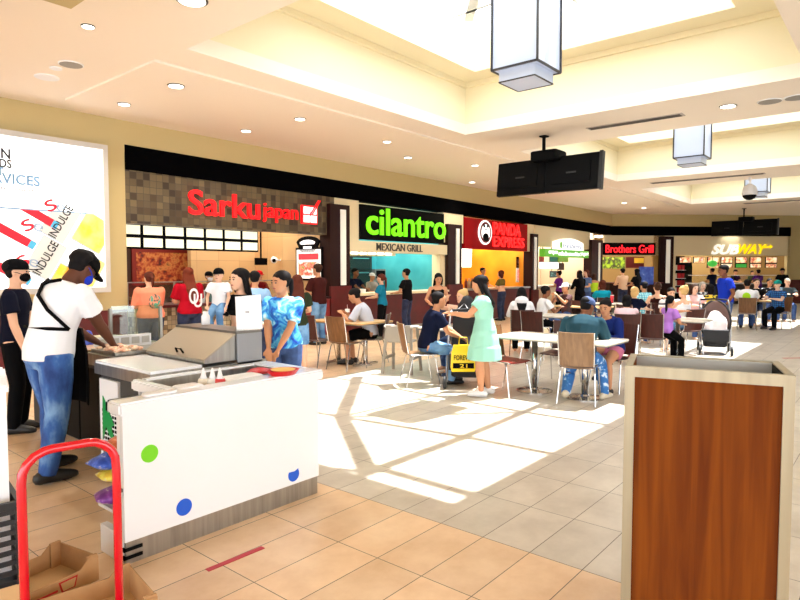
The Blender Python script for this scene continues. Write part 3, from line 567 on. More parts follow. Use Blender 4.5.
# lights inside the shops (their own ceiling lamps)
def alight(p, size, e, col=(1, .93, .82), rot=None, sy=None):
    d = bpy.data.lights.new('shop_light', 'AREA'); d.energy = e; d.color = col; d.size = size
    if sy: d.shape = 'RECTANGLE'; d.size_y = sy
    o = bpy.data.objects.new('shop_light', d); COL.objects.link(o); o.location = p; o.visible_camera = True
    if rot: o.rotation_euler = rot
    return o
alight((wx(190, 12.5), 12.3, 3.3), 2.2, 40); alight((wx(300, 12), 12.3, 3.3), 1.5, 90, (1, .9, .75)); alight((wx(395, 12), 12.2, 3.3), 2.5, 70, (.95, 1, 1))
alight((wx(494, 12), 12.2, 3.3), 2.5, 150, (1, .85, .6)); alight((wx(562, 12), 12.2, 3.3), 3, 150, (1, .97, .92))
p = P0+DU*ds(625)+DV*1.6; alight((p.x, p.y, 3.3), 2, 70); p = P0+DU*ds(730)+DV*1.9; alight((p.x, p.y, 3.3), 3.5, 150, (1, .95, .85))
# ---------------------------------------------------------------- ceiling fittings
m_shade = mat('lantern_shade', s2l(178, 190, 214), .35, emit=(.85, .9, 1), es=.06)
m_lframe = C('lantern_frame', (40, 40, 48), .4)
def pendant(x, label):
    e = empty('pendant_lantern', (x, 3.87, 4.2), 0, label, 'lamp', 'square lanterns hanging in the skylight wells'); a = .325; H = .95
    MB().span(-a+.01, a-.01, -a+.01, a-.01, .0, H).build('shade', m_shade, e)
    MB().span(-a+.07, a-.07, -a+.07, a-.07, -.15, 0).build('lower_shade', m_shade, e)
    f = MB(); t = .012
    for sx in (-1, 1):
        for sy in (-1, 1): f.span(sx*a-t, sx*a+t, sy*a-t, sy*a+t, 0, H)
    for z in (0, H):
        for s_ in (-1, 1): f.span(-a, a, s_*a-t, s_*a+t, z-t, z+t); f.span(s_*a-t, s_*a+t, -a, a, z-t, z+t)
    f.build('frame', m_lframe, e); b = a-.07; f = MB(); t = .007
    for s_ in (-1, 1): f.span(-b, b, s_*b-t, s_*b+t, -.157, -.143); f.span(s_*b-t, s_*b+t, -b, b, -.157, -.143)
    f.build('lower_frame', m_lframe, e)
    MB().span(-.012, .012, -.012, .012, H, TZ+.17-4.2).build('stem', m_lframe, e)
pendant(7.2, 'largest square white lantern in the nearest skylight well'); pendant(15.2, 'middle square white lantern beyond the hanging television'); pendant(23.3, 'smallest far square lantern behind the dome camera')
m_ring = C('light_ring', (70, 66, 60), .4, metal=.3); m_spk = C('speaker_grille', (150, 146, 140), .7)
def downlight(p, label, r=.09, lit_=True, watt=12, ring=m_ring):
    e = empty('recessed_downlight', (p[0], p[1], CZ-(.03 if 3.93 < p[0] < 27 and 7.28 < p[1] < 9.98 else 0)), 0, label, 'ceiling light')
    MB().lathe([(r, -.001), (r, -.012), (r*1.18, -.006), (r*1.18, .0)], n=20).build('ring', ring, e)
    MB().lathe([(r*.98, -.006), (r*.98, -.013), (.001, -.0132)], n=20).build('lamp', m_lamp if lit_ else m_trim, e)
    if watt:
        d = bpy.data.lights.new('lamp_light', 'AREA'); d.shape = 'DISK'; d.size = .16; d.energy = watt; d.color = (1, .92, .8); o = bpy.data.objects.new('lamp_light', d); COL.objects.link(o); o.parent = e; o.location = (0, 0, -.02); d.spread = R(120)
DL = [((192, 0), 'large ringed downlight at the top edge above the red tiled shop', .13), ((176, 83.5), 'dark ringed downlight left of the long skylight edge', .1), ((124, 102), 'ringed downlight above the white lightbox end', .085),
      ((88, 26), 'small downlight near the brown soffit corner', .06), ((300, 117), 'downlight above the red lit letters, nearer the skylight', .085), ((246, 129), 'downlight above the red lit letters, nearer the wall', .085),
      ((728, 106), 'ringed downlight on the beam beyond the nearest skylight', .11), ((408, 156), 'downlight above the green sign beside a grey disc', .08), ((387, 140), 'downlight above the green sign, nearer the skylight', .08),
      ((475, 164), 'downlight above the red panda board', .08), ((472, 181), 'downlight close to the black band over the red board', .08), ((624, 202), 'far downlight right of the hanging television', .09), ((644, 207), 'farther downlight near the corner of the black band', .09), ((633, 215), 'farthest downlight just above the corner of the band', .09)]
for (p, lab, r) in DL: downlight(at(*p, CZ), lab, r)
def ceil_disc(p, r, m1, label, name='ceiling_speaker'):
    q = at(*p, CZ); e = empty(name, (q.x, q.y, CZ), 0, label, 'speaker' if 'speaker' in name else 'ceiling light'); MB().lathe([(r*1.1, 0), (r*1.1, -.01), (r, -.014)], n=22).build('rim', m_white, e); MB().lathe([(r, -.008), (r, -.016), (.001, -.0162)], n=22).build('grille', m1, e)
ceil_disc((71, 64), .135, m_spk, 'grey round ceiling speaker nearest the brown soffit'); ceil_disc((47, 77), .14, m_white, 'white round ceiling plate beside the grey speaker', 'ceiling_plate'); ceil_disc((56, 68), .07, m_white, 'small white ceiling plate between the two larger discs', 'ceiling_plate')
ceil_disc((770, 101), .16, m_spk, 'grey round speaker on the beam right of a downlight'); ceil_disc((797, 97), .16, m_spk, 'second grey round speaker at the right edge of beam'); ceil_disc((419, 155), .12, m_spk, 'grey round speaker above the green sign'); ceil_disc((335, 150), .05, m_black, 'small dark sprinkler plate above red lit letters', 'ceiling_plate')
for (x, y0, y1, lab) in ((11.0, 2.95, 4.62, 'long slotted air vent on the first ceiling beam'), (19.05, 3.0, 6.0, 'long slotted air vent on the second ceiling beam'), (27.2, 1.0, 5.0, 'long slotted air vent beyond the last skylight')):
    e = empty('air_vent', (x, (y0+y1)/2, CZ), 0, lab, 'vent'); h = (y1-y0)/2; MB().span(-.11, .11, -h, h, -.012, 0).build('frame', C('vent_frame', (170, 160, 150), .5), e)
    for k in (-.06, 0, .06): MB().span(k-.018, k+.018, -h+.04, h-.04, -.02, -.012).build('slot', m_trim, e)
# hanging televisions
def hang_tv(pole, y0, y1, z0, z1, label, tilt=7, xo=0):
    e = empty('hanging_television', (pole.x, pole.y, CZ), 0, label, 'television')
    MB().span(-.025, .025, -.025, .025, -.55, 0).build('pole', m_black, e); MB().rbox((0, 0, -.01), (.16, .16, .02), .03).build('ceiling_plate', m_black, e)
    zt = z1-CZ
    MB().rbox((0, -.1, zt+.03), (.5, .55, .2), .05).build('mount_box', m_black, e)
    mt = Matrix.Translation((0, 0, zt)) @ Matrix.Rotation(R(tilt), 4, 'Y')
    h = z1-z0; c = (y0+y1)/2-pole.y; half = (y1-y0)/2
    for s_ in (-1, 1):
        m_ = mt @ Matrix.Translation((xo, c+s_*half/2, -h/2)); b = MB(); b.box(0, (.1, half-.02, h), m=m_); b.box(0, (.14, half*.7, h*.6), m=m_); b.build('back_case', C('tv_black', (5, 5, 6), .6, spec=.1), e, bevel=.008)
        b = MB(); b.box(0, (.01, half-.06, h-.06), m=m_ @ Matrix.Translation((.056, 0, 0))); b.build('screen', C('tv_screen', (6, 7, 9), .1), e)
        b = MB(); b.box(0, (.006, .2, .03), m=m_ @ Matrix.Translation((-.074, 0, 0))); b.build('badge', C('tv_badge', (30, 30, 32), .5), e)
    b = MB(); b.box(0, (.12, .06, h+.03), m=mt @ Matrix.Translation((xo, c-half-.02, -h/2))); b.build('end_cap', C('tv_cap', (10, 10, 11), .5), e)
p = at(544, 136, CZ); hang_tv(p, p.y-1.16, p.y+1.0, 3.12, 3.80, 'large black twin television hanging from the ceiling beam, seen from behind')
p2 = dep(742, 26.0, CZ); hang_tv(p2, p2.y-1.25, p2.y+1.25, 3.1, 3.75, 'smaller far black television hanging before the yellow and white sign')
dm = empty('dome_camera', tuple(at(750, 177.5, CZ)), 0, 'white dome camera hanging from the ceiling before the smallest lantern', 'camera')
MB().span(-.03, .03, -.03, .03, -.2, 0).build('stem', m_white, dm); MB().lathe([(.05, -.18), (.16, -.26), (.2, -.4), (.2, -.5)], n=16).build('housing', m_white, dm, smooth=True); MB().ell((0, 0, -.5), (.18, .18, .14)).build('dome', m_black, dm, smooth=True)
# ---------------------------------------------------------------- chairs and tables
m_ply = wood_mat('chair_ply_brown', (96, 62, 36), (134, 92, 56), .35, 'z'); m_plyd = wood_mat('chair_ply_dark', (52, 17, 12), (76, 27, 18), .4, 'z'); m_plyw = wood_mat('chair_ply_walnut', (108, 78, 52), (136, 104, 72), .4, 'z')
m_seatr = C('seat_red', (132, 42, 30), .3)
def curve_panel(x0, z0, x1, z1, w0, w1, t=.014, bow=.025, n=8, tilt=None):
    rings = []
    for k in range(5):
        u = k/4; x, z = x0+(x1-x0)*u, z0+(z1-z0)*u; wd = w0+(w1-w0)*u; fr_, bk = [], []
        nx, nz = (z1-z0), -(x1-x0); L = math.hypot(nx, nz); nx /= L; nz /= L
        for j in range(n+1):
            y = (j/n-.5)*wd; b = bow*(1-(2*y/wd)**2); fr_.append(Vector((x-nx*b, y, z-nz*b))); bk.append(Vector((x-nx*(b+t), y, z-nz*(b+t))))
        rings.append(fr_+bk[::-1])
    return MB().loft(rings)
def make_chair(mp, ms, label):
    e = empty('cafe_chair', (0, 0, 0), 0, label, 'chair')
    curve_panel(-.2, .47, -.275, .88, .40, .42).build('backrest', mp, e, smooth=False)
    curve_panel(.22, .445, -.19, .455, .40, .39, bow=.012).build('seat', ms, e)
    for s_ in (-1, 1):
        MB().tube([(-.29, s_*.212, .88), (-.215, s_*.205, .47), (-.17, s_*.2, .44), (.0, s_*.2, .435), (.2, s_*.205, .44), (.235, s_*.205, .428)], .0085, 7).build('side_rail', m_chrome, e)
        MB().tube([(.13, s_*.19, .43), (.17, s_*.205, .38), (.235, s_*.225, .0)], .009, 7).build('leg', m_chrome, e)
        MB().tube([(-.13, s_*.19, .43), (-.16, s_*.205, .38), (-.25, s_*.225, .0)], .009, 7).build('leg', m_chrome, e)
    MB().tube([(.14, -.19, .43), (.14, .19, .43)], .008, 7).build('cross_bar', m_chrome, e); MB().tube([(-.14, -.19, .43), (-.14, .19, .43)], .008, 7).build('cross_bar', m_chrome, e)
    return e
protos = {}
CHG = 'cafe chairs of bent wood and chrome'
def chair(p, hd, kind, label):
    mp = {'b': m_ply, 'd': m_plyd, 'w': m_plyw, 'r': m_ply}[kind]; ms = {'b': m_ply, 'd': m_plyd, 'w': m_plyw, 'r': m_seatr}[kind]
    if kind not in protos: protos[kind] = o = make_chair(mp, ms, label)
    else: o = copy_tree(protos[kind])
    o['label'] = label; o['group'] = CHG; o.location = (p[0], p[1], 0); o.rotation_euler.z = R(hd); return o
m_ttop = C('table_pale', (222, 214, 200), .25); m_twood = wood_mat('table_oak', (204, 160, 104), (226, 186, 132), .3, 'x')
def table(c, sx, sy, mt_, peds, label, base='round', h=.75, rz=0):
    e = empty('cafe_table', (c[0], c[1], 0), R(rz), label, 'table')
    MB().rbox((0, 0, h-.015), (sx, sy, .03), .04).build('tabletop', mt_, e); MB().rbox((0, 0, h-.036), (sx-.01, sy-.01, .012), .04).build('edge_band', m_grey, e)
    for (px, py) in peds:
        MB().lathe([(.04, .02), (.04, h-.05)], (px, py, 0), 14).build('pedestal', m_chrome, e, smooth=True)
        if base == 'round': MB().lathe([(.001, .0), (.24, .0), (.24, .012), (.06, .03), (.05, .05)], (px, py, 0), 28).build('base', m_chrome, e)
        else:
            b = MB(); b.span(px-.28, px+.28, py-.03, py+.03, 0, .03); b.span(px-.03, px+.03, py-.12, py+.12, .0, .03); b.build('base', m_chrome, e)
        b = MB(); b.span(px-.18, px+.18, py-.02, py+.02, h-.06, h-.04); b.build('bracket', m_grey, e)
    return e
T1 = (7.5, 7.38); table(T1, .86, 1.25, m_twood, ((0, -.35), (0, .3)), 'oak topped table with a red striped cup near the mosaic counter', 'bar')
T2 = (7.62, 5.32); table(T2, .75, .8, m_ttop, ((0, 0),), 'small pale table with a black backpack beside the man in navy')
T3 = (7.33, 3.42); table(T3, .76, 1.55, m_ttop, ((0, .35), (0, -.35)), 'long white table in front of the man in a blue cap')
T4 = (10.95, 5.05); table(T4, .75, 1.0, m_ttop, ((0, .0),), 'white table behind the long one, by the dark chairs')
T5 = (11.5, 3.1); table(T5, .7, 1.0, m_ttop, ((0, 0),), 'pale table where the girl in purple sits')
q = dep(765, 17.3); T6 = (q.x, q.y); table(T6, .7, .7, m_twood, ((0, 0),), 'table of the group at right beside the man in blue')
T7 = (14.1, 6.0); table(T7, .75, 1.3, m_twood, ((0, .25), (0, -.25)), 'far oak table before the woman in purple')
q = at(612, 303, .75); T8 = (q.x+.1, q.y); table(T8, .75, 1.0, m_ttop, ((0, .0),), 'far pale table with a red cup before the end shops')
chair((7.0, 6.98), 2, 'b', 'warm brown chair tucked under the oak table, back to the camera')
chair((6.95, 7.62), 3, 'd', 'dark red chair at the far left of the oak table')
chair((6.95, 3.98), -100, 'r', 'brown chair with a red seat right of the woman in mint')
chair((8.05, 3.75), 182, 'd', 'empty dark chair on the far side of the long white table')
chair((10.1, 5.15), 5, 'd', 'dark chair with its back to us at the white table left of the cap')
chair((9.15, 5.9), 15, 'd', 'dark chair behind the woman in mint, left of two')
# high chair
hc = empty('high_chair', at(402, 372), R(20), 'grey plastic high chair between the two seated men', 'high chair'); m_hc = C('highchair_grey', (150, 142, 130), .5)
for sx in (-1, 1):
    for sy in (-1, 1): MB().limb([(sx*.24, sy*.24, 0), (sx*.15, sy*.2, .74)], [.028, .024], 8, flat=True).build('leg', m_hc, hc)
MB().rbox((0, 0, .5), (.34, .4, .03), .05).build('seat', m_hc, hc); MB().span(-.26, .26, -.24, -.21, .22, .26).build('brace', m_hc, hc); MB().span(-.26, .26, .21, .24, .22, .26).build('brace', m_hc, hc)
MB().span(-.19, -.16, -.2, .2, .5, .76).build('backrest', m_hc, hc)
MB().tube([(.17, -.22, .72), (-.17, -.22, .74), (-.2, 0, .75), (-.17, .22, .74), (.17, .22, .72)], .022).build('arm_rail', C('highchair_top', (226, 222, 214), .4), hc)
# things on tables
def drink(p, z, c1, label, h=.16, lid=True, straw=None, r=.045):
    e = empty('drink_cup', (p[0], p[1], z), 0, label, 'cup'); m1 = C('cup_%d_%d_%d' % c1, c1, .4)
    MB().lathe([(r*.72, 0), (r, h*.97)], n=14).build('cup', m1, e, smooth=True)
    if lid: MB().lathe([(r*1.06, h*.97), (r*1.06, h*1.03), (r*.8, h*1.06)], n=14).build('lid', m_white, e)
    if straw: MB().tube([(0, 0, h), (.005, .01, h*1.5)], .004, 6).build('straw', straw, e)
    return e
e = drink(at(347.5, 319, .75), .75, (238, 236, 232), 'white paper cup with red bands and straw on the oak table', .17, straw=m_white)
for z in (.02, .09): MB().lathe([(.034+.012*z/.17+.002, z), (.034+.012*z/.17+.006, z+.03)], n=14).build('red_band', m_redpanel, e)
tag(MB().lathe([(.035, 0), (.045, .06), (.04, .12), (.018, .16), (.018, .19)], (at(443, 326, .75).x, at(443, 326, .75).y, .75), 12).build('drink_bottle', m_white, smooth=True), 'white bottle on the small table before the backpack', 'bottle')
drink(at(612, 303, .75), .75, (216, 40, 60), 'red plastic cup with a straw behind the woman in denim', .2, straw=C('straw_red', (230, 60, 80), .4))
drink(at(600, 333, .75), .75, (240, 240, 240), 'white cup between the man in cap and woman in denim', .13, lid=False)
def backpack(p, rz, label, s_=1.0):
    e = empty('backpack', p, R(rz), label, 'backpack'); mb_ = C('bag_black', (22, 22, 28), .7); mw_ = C('bag_piping', (220, 220, 225), .6)
    MB().limb([(0, 0, .06*s_), (0, 0, .2*s_), (-.01, 0, .34*s_), (-.02, 0, .42*s_)], [(.17*s_, .12*s_), (.18*s_, .13*s_), (.15*s_, .11*s_), (.09*s_, .07*s_)], 16, ref=(0, 1, 0)).build('pack', mb_, e, smooth=True)
    MB().limb([(-.12*s_, 0, .08*s_), (-.13*s_, 0, .22*s_)], [(.12*s_, .05*s_), (.1*s_, .04*s_)], 12, ref=(0, 1, 0)).build('pocket', mb_, e, smooth=True)
    MB().tube([(-.15*s_, -.12*s_, .1*s_), (-.17*s_, -.09*s_, .27*s_), (-.13*s_, 0, .37*s_), (-.17*s_, .09*s_, .27*s_), (-.15*s_, .12*s_, .1*s_)], .009*s_, 6).build('piping', mw_, e)
    for k in (-1, 1): MB().tube([(.1*s_, k*.08*s_, .1*s_), (.19*s_, k*.09*s_, .22*s_), (.12*s_, k*.08*s_, .38*s_)], .014*s_, 6).build('strap', mb_, e)
    MB().tube([(-.02, -.05*s_, .44*s_), (-.02, 0, .5*s_), (-.02, .05*s_, .44*s_)], .01*s_, 6).build('handle', mb_, e)
backpack((7.75, 5.12, .75), 10, 'black backpack with white piping standing on the small pale table')
# ---------------------------------------------------------------- strollers
m_fab = C('stroller_fabric', (24, 24, 28), .8); m_canopy = C('canopy_mauve', (150, 122, 116), .8); m_tube = C('stroller_tube', (150, 150, 152), .3, metal=.6)
def stroller(p, rz, label, canopy=True):
    e = empty('stroller', p, R(rz), label, 'stroller')
    for sx in (-1, 1):
        MB().tube([(-.42, sx*.25, 1.02), (-.3, sx*.26, .95), (0, sx*.27, .52), (.36, sx*.24, .1)], .014).build('side_tube', m_tube, e)
        MB().tube([(.0, sx*.27, .52), (-.32, sx*.27, .1)], .013).build('rear_tube', m_tube, e)
        for (x, r) in ((.38, .09), (-.34, .11)):
            o = MB().lathe([(.001, -.02), (r*.9, -.02), (r, -.012), (r, .012), (r*.9, .02), (.001, .02)], n=18).build('wheel', C('wheel_black', (20, 20, 22), .6), e); o.location = (x, sx*.27, r); o.rotation_euler = (R(90), 0, 0)
            h = MB().lathe([(.001, -.024), (r*.5, -.024), (r*.5, .024), (.001, .024)], n=12).build('hub', m_grey, o)
    MB().tube([(-.42, -.25, 1.02), (-.44, 0, 1.04), (-.42, .25, 1.02)], .018).build('handlebar', m_fab, e)
    MB().loft([[Vector((x, y, z+d)) for y, d in ((-.22, 0), (.22, 0), (.22, .05), (-.22, .05))] for x, z in ((-.28, .9), (-.2, .62), (-.12, .46), (.1, .44), (.3, .42), (.36, .26))]).build('seat', m_fab, e)
    MB().rbox((.0, 0, .22), (.5, .4, .16), .06).build('basket', m_fab, e)
    if canopy:
        tl = Matrix.Translation((.0, 0, .62)) @ Matrix.Rotation(R(-18), 4, 'Y'); rings = []
        for i in range(7):
            a = R(90*i/6.5); rings.append([tl @ Vector((-.26*math.sin(a)+.06, .26*math.cos(a)*math.cos(2*math.pi*j/24), .40*math.cos(a)*math.sin(2*math.pi*j/24))) for j in range(24)])
        o = MB().loft(rings, caps=False).build('canopy', m_canopy, e, smooth=True); q = o.modifiers.new('t', 'SOLIDIFY'); q.thickness = .012
        rim = [tl @ Vector((.06, .265*math.cos(2*math.pi*j/24), .405*math.sin(2*math.pi*j/24))) for j in range(25)]
        MB().tube(rim, .02).build('canopy_rim', m_fab, e); MB().limb([tl @ Vector((.1, -.15, -.38)), tl @ Vector((.12, 0, -.41)), tl @ Vector((.1, .15, -.38))], [(.05, .07), (.06, .09), (.05, .07)], 10).build('foot_cover', m_fab, e)
    return e
ST = dep(716, 11.75); ST_R = HEAD+180+12
def blob(name, pts, mt_, label=None, cat=None, parent=None, vox=.015):
    b = MB()
    for c, r in pts: b.ell(c, r)
    return tag(b.build(name, mt_, parent, remesh=vox), label, cat)
# ---------------------------------------------------------------- serving kiosk with coloured dots
kx0, kx1 = at(128, 568).x, at(316, 492).x; ky = 3.22; KH = .905; kd = .62
ks = empty('serving_kiosk', ((kx0+kx1)/2, ky, 0), 0, 'white front serving kiosk with green and blue dots and steel kickplate', 'kiosk'); h = (kx1-kx0)/2
MB().span(-h, h, 0, .035, .13, KH-.07).build('front_panel', m_whitegloss, ks)
MB().span(-h+.01, h-.005, .012, .05, 0, .13).build('kickplate', m_steel, ks)
for sx in (-1, 1): MB().span(sx*(h-.02)-.018, sx*(h-.02)+.018, .035, kd if sx > 0 else .075, .0 if sx > 0 else .02, KH-.07).build('side_panel', m_white, ks)
MB().span(-h+.4, h, kd-.02, kd, .02, KH-.07).build('rear_panel', m_white, ks)
for (a, b, c, d) in ((-h-.03, h+.03, -.03, .12), (-h-.03, -h+.42, .12, .14), (-h+.36, -h+.42, .14, kd+.02), (h-.12, h+.03, .12, kd+.02), (-h+.42, h-.12, kd-.06, kd+.02)):
    MB().span(a, b, c, d, KH-.07, KH).build('top_rim', m_whitegloss, ks, bevel=.012)
MB().span(-h+.42, h-.12, .12, kd-.06, KH-.14, KH-.13).build('tray_floor', m_steel, ks)
for (a, b, c, d) in ((-h+.42, h-.12, .115, .125), (-h+.42, h-.12, kd-.07, kd-.06), (-h+.42, -h+.43, .12, kd-.06), (h-.13, h-.12, .12, kd-.06)): MB().span(a, b, c, d, KH-.13, KH-.01).build('tray_wall', m_steel, ks)
kc = (kx0+kx1)/2
def kpt(px, py): q = onw(px, py, ky); return q.x-kc, q.z
def dot(px, py, r, mt_, cut=0):
    x, z = kpt(px, py); disc(r, r, 0.001, .004, x, z, 28).build('dot', mt_, ks) if not cut else MB().prism([(x+r*math.cos(R(a)), z+r*math.sin(R(a))) for a in range(150, 391, 12)]+[(x+r*.85, z+r*.72), (x+r*.2, z+r*.45)], .001, .004, YREV).build('dot', mt_, ks)
dot(149.5, 453.5, .05, C('dot_green', (120, 214, 40), .3)); dot(184, 507, .05, C('dot_blue', (24, 92, 214), .3)); dot(293.5, 474.5, .048, MATS['dot_blue'], 1)
for z in (.03, .075): MB().span(-h-.006, -h+.10, .004, .011, z, z+.018).build('corner_tape', m_black, ks); MB().span(-h-.006, -h+.006, .004, .1, z, z+.018).build('corner_tape', m_black, ks)
x, z = kpt(123, 497); MB().box((-h-.003, .02, .42), (.01, .015, .02)).build('screw', m_trim, ks)
tz = KH-.13
def onkiosk(px, py, z): q = at(px, py, z); return q
for i, (px, colr, lab) in enumerate(((203.5, (236, 226, 206), 'cream sauce squeeze bottle in the kiosk tray'), (212.5, (240, 236, 226), 'white topped squeeze bottle between two others in kiosk tray'), (220, (214, 60, 60), 'red sauce squeeze bottle in the kiosk tray'))):
    q = at(px, 383, KH-.02); e = empty('squeeze_bottle', (q.x, min(q.y, ky+kd-.14), tz), 0, lab, 'bottle', 'squeeze bottles in the kiosk tray')
    MB().lathe([(.034, 0), (.036, .125), (.03, .14)], n=14).build('bottle', C('squeeze%d' % i, colr, .35), e, smooth=True); MB().lathe([(.026, .14), (.018, .155), (.005, .21)], n=10).build('nozzle', m_white, e, smooth=True)
def bowl(p, z, rx, ry, hgt, c1, label, lidc=None, rz=0):
    e = empty('food_tray', (p[0], p[1], z), R(rz), label, 'tray'); m1 = C('tray_%d_%d_%d' % c1, c1, .4)
    b = MB(); rg = lambda k, zz: [Vector((rx*k*math.cos(2*math.pi*j/20), ry*k*math.sin(2*math.pi*j/20), zz)) for j in range(20)]
    b.loft([rg(.75, 0), rg(1, hgt), rg(.93, hgt), rg(.7, .012)]); b.build('tray', m1, e, smooth=False)
    if lidc: MB().ell((0, 0, hgt), (rx*.95, ry*.95, .035)).build('lid', lidc, e, smooth=True)
    return e
m_redlid = C('lid_red', (196, 24, 40), .35)
q = at(259, 371, KH-.02); bowl((q.x, q.y), KH-.13, .10, .09, .1, (150, 170, 200), 'blue grey tub with a domed red lid in kiosk tray', m_redlid); MB().span(q.x-.12, q.x+.12, q.y-.1, q.y+.1, tz, KH-.13).build('tub_riser', m_white)
tag(bpy.data.objects['tub_riser'], 'white box under the red lidded tub in kiosk tray', 'box')
q = at(283, 373, KH+.01); e = bowl((q.x, q.y), KH, .12, .1, .035, (206, 26, 34), 'red oval tray with yellow edge on the kiosk rim'); MB().lathe([(.075, .03), (.085, .036), (.07, .036)], n=20).build('yellow_edge', C('edge_yellow', (240, 190, 90), .5), e)
q = at(240, 380, KH-.03); tag(MB().rbox((q.x, q.y, tz+.065), (.3, .16, .13), .03).build('white_tub', m_white), 'white plastic tub in the kiosk tray beside the squeeze bottles', 'tub')
q = at(188, 388, KH-.01); tag(MB().rbox((q.x, q.y, tz+.07), (.16, .12, .14), .02).build('napkin_box', m_white), 'white napkin box at the left of the kiosk tray', 'box')
q = at(160, 394, KH+.01); tag(MB().rbox((q.x+.02, ky+.055, KH+.008), (.2, .08, .015), .03).build('folded_cloth', m_white), 'white folded cloth on the near corner of the kiosk top', 'cloth')
# snack bags between the kiosk and the cold counter
MB().span(-h+.0, -h+.5, .04, .32, .26, .28).build('shelf', m_white, ks); MB().span(-h+.0, -h+.04, .075, .3, 0, .16).build('side_rail', m_white, ks)
for i, (dx_, dy_, z, c1, lab) in enumerate(((.10, .2, .281, (110, 40, 140), 'purple snack bag lowest on the kiosk shelf'), (.12, .2, .40, (236, 200, 60), 'yellow snack bag above the purple one'), (.09, .24, .47, (40, 80, 190), 'blue snack bag at the left of the yellow one'), (.14, .2, .56, (190, 90, 40), 'brown snack carton on top of the snack bags'))):
    tag(MB().limb([(-.1, 0, .06), (-.07, 0, .06), (0, 0, .06), (.07, 0, .06), (.1, 0, .06)], [(.07, .006), (.075, .03), (.075, .055), (.075, .03), (.07, .006)], 14, flat=True, ref=(0, 1, 0)).build('snack_bag', noise_mat('snack%d' % i, [(.45, c1), (.6, tuple(min(255, q+40) for q in c1)), (.66, (230, 220, 210))], 18, 2, .35), smooth=True, loc=(kx0+dx_-.06, ky+dy_, z), rz=.2*i-.3), lab, 'snack bag', 'snack bags behind the kiosk')
# ---------------------------------------------------------------- cold food counter where the man in white works
cx0, cx1, cy0, cy1, CH = 2.03, 3.0, 3.9, 6.6, .93
cc = empty('food_prep_counter', (cx0, cy0, 0), 0, 'stainless food counter with white cutting top in front of the aproned man', 'counter'); Lx, Ly = cx1-cx0, cy1-cy0
MB().span(.05, Lx, .03, .85, .12, CH-.1).build('cabinet', C('fridge_charcoal', (62, 60, 56), .5), cc); MB().span(.2, Lx, .85, Ly, .12, CH-.1).build('cabinet', MATS['fridge_charcoal'], cc)
MB().span(0, Lx, 0, .85, CH-.1, CH-.02).build('apron', m_steel, cc); MB().span(.16, Lx, .85, Ly, CH-.1, CH-.02).build('apron', m_steel, cc); MB().span(.01, .4, .01, .85, CH-.02, CH).build('cutting_board', m_whitegloss, cc); MB().span(.16, Lx, .85, Ly, CH-.02, CH-.005).build('worktop', m_steel, cc)
MB().span(.03, .05, .54, .84, .05, CH-.14).build('vent_panel', m_white, cc)
b = MB()
for k in range(13):
    for j in range(6): b.span(.026, .03, .57+j*.04, .595+j*.04, .12+k*.035, .14+k*.035)
b.build('vent_slot', m_black, cc)
b = MB(); b.add([Vector((.024, y, z)) for y, z in ((.78, .66), (.60, .46), (.65, .44), (.58, .32), (.68, .37), (.73, .43), (.79, .32))]+[Vector((.03, y, z)) for y, z in ((.78, .66), (.60, .46), (.65, .44), (.58, .32), (.68, .37), (.73, .43), (.79, .32))], [tuple(range(7)), tuple(range(7, 14))]+[(i, (i+1) % 7, 7+(i+1) % 7, 7+i) for i in range(7)]); b.build('leaf_emblem', C('emblem_green', (20, 150, 70), .4), cc)
for (y, lab) in ((.87, 'a'), (1.6, 'b')): MB().span(.18, .2, y, y+.7, .14, CH-.14).build('fridge_door', C('fridge_black', (9, 9, 10), .6, spec=.15), cc)
for y in (.12, 1.3, 2.4):
    o = MB().lathe([(.001, -.02), (.05, -.02), (.05, .02), (.001, .02)], n=14).build('caster', m_trim, cc); o.location = (.28, y, .05); o.rotation_euler = (R(90), 0, 0); MB().span(.25, .31, y-.03, y+.03, .05, .12).build('caster_fork', m_steel, cc)
MB().span(.48, Lx-.0, 1.60, 1.608, CH, CH+.36).build('glass_guard', glass_mat('sneeze_glass', (.8, .9, .84), .02, .1), cc)
for x_ in (.46, Lx-.03): MB().span(x_, x_+.025, 1.59, 1.62, CH-.01, CH+.34).build('guard_post', m_steel, cc)
MB().span(.3, .8, 1.5, 1.56, CH-.005, CH+.1).build('label_strip', m_whitegloss, cc)
for k in range(5): MB().span(.33+k*.095, .4+k*.095, 1.495, 1.5, CH+.02, CH+.08).build('label', C('label_grey', (190, 190, 188), .6), cc)
# salad tray and food on the counter
e = empty('food_tray', (cx0+.34, cy0+1.15, CH), 0, 'steel tray of pink shrimp on the counter by his hands', 'tray'); MB().span(-.14, .14, -.22, .22, 0, .025).build('tray', m_steel, e)
b = MB()
for k in range(40): b.ell((random.uniform(-.12, .12), random.uniform(-.2, .2), .03+random.uniform(0, .02)), (.03, .02, .014), 6, 4)
o = b.build('shrimp', noise_mat('shrimp', [(.4, (236, 170, 140)), (.6, (250, 220, 190))], 20, 2, .5), e); o['kind'] = 'stuff'
tag(MB().span(cx0+.1, cx0+.4, cy0+1.4, cy0+1.75, CH, CH+.012).build('cutting_board', m_twood), 'thin wooden board on the counter under his tongs', 'board')
tag(MB().limb([(cx0+.42, cy0+1.95, CH+.0), (cx0+.42, cy0+1.95, CH+.1)], [(.08, .05), (.06, .03)], 12).build('blue_box', C('box_blue', (40, 70, 190), .4)), 'blue packet on the counter behind his arm', 'packet')
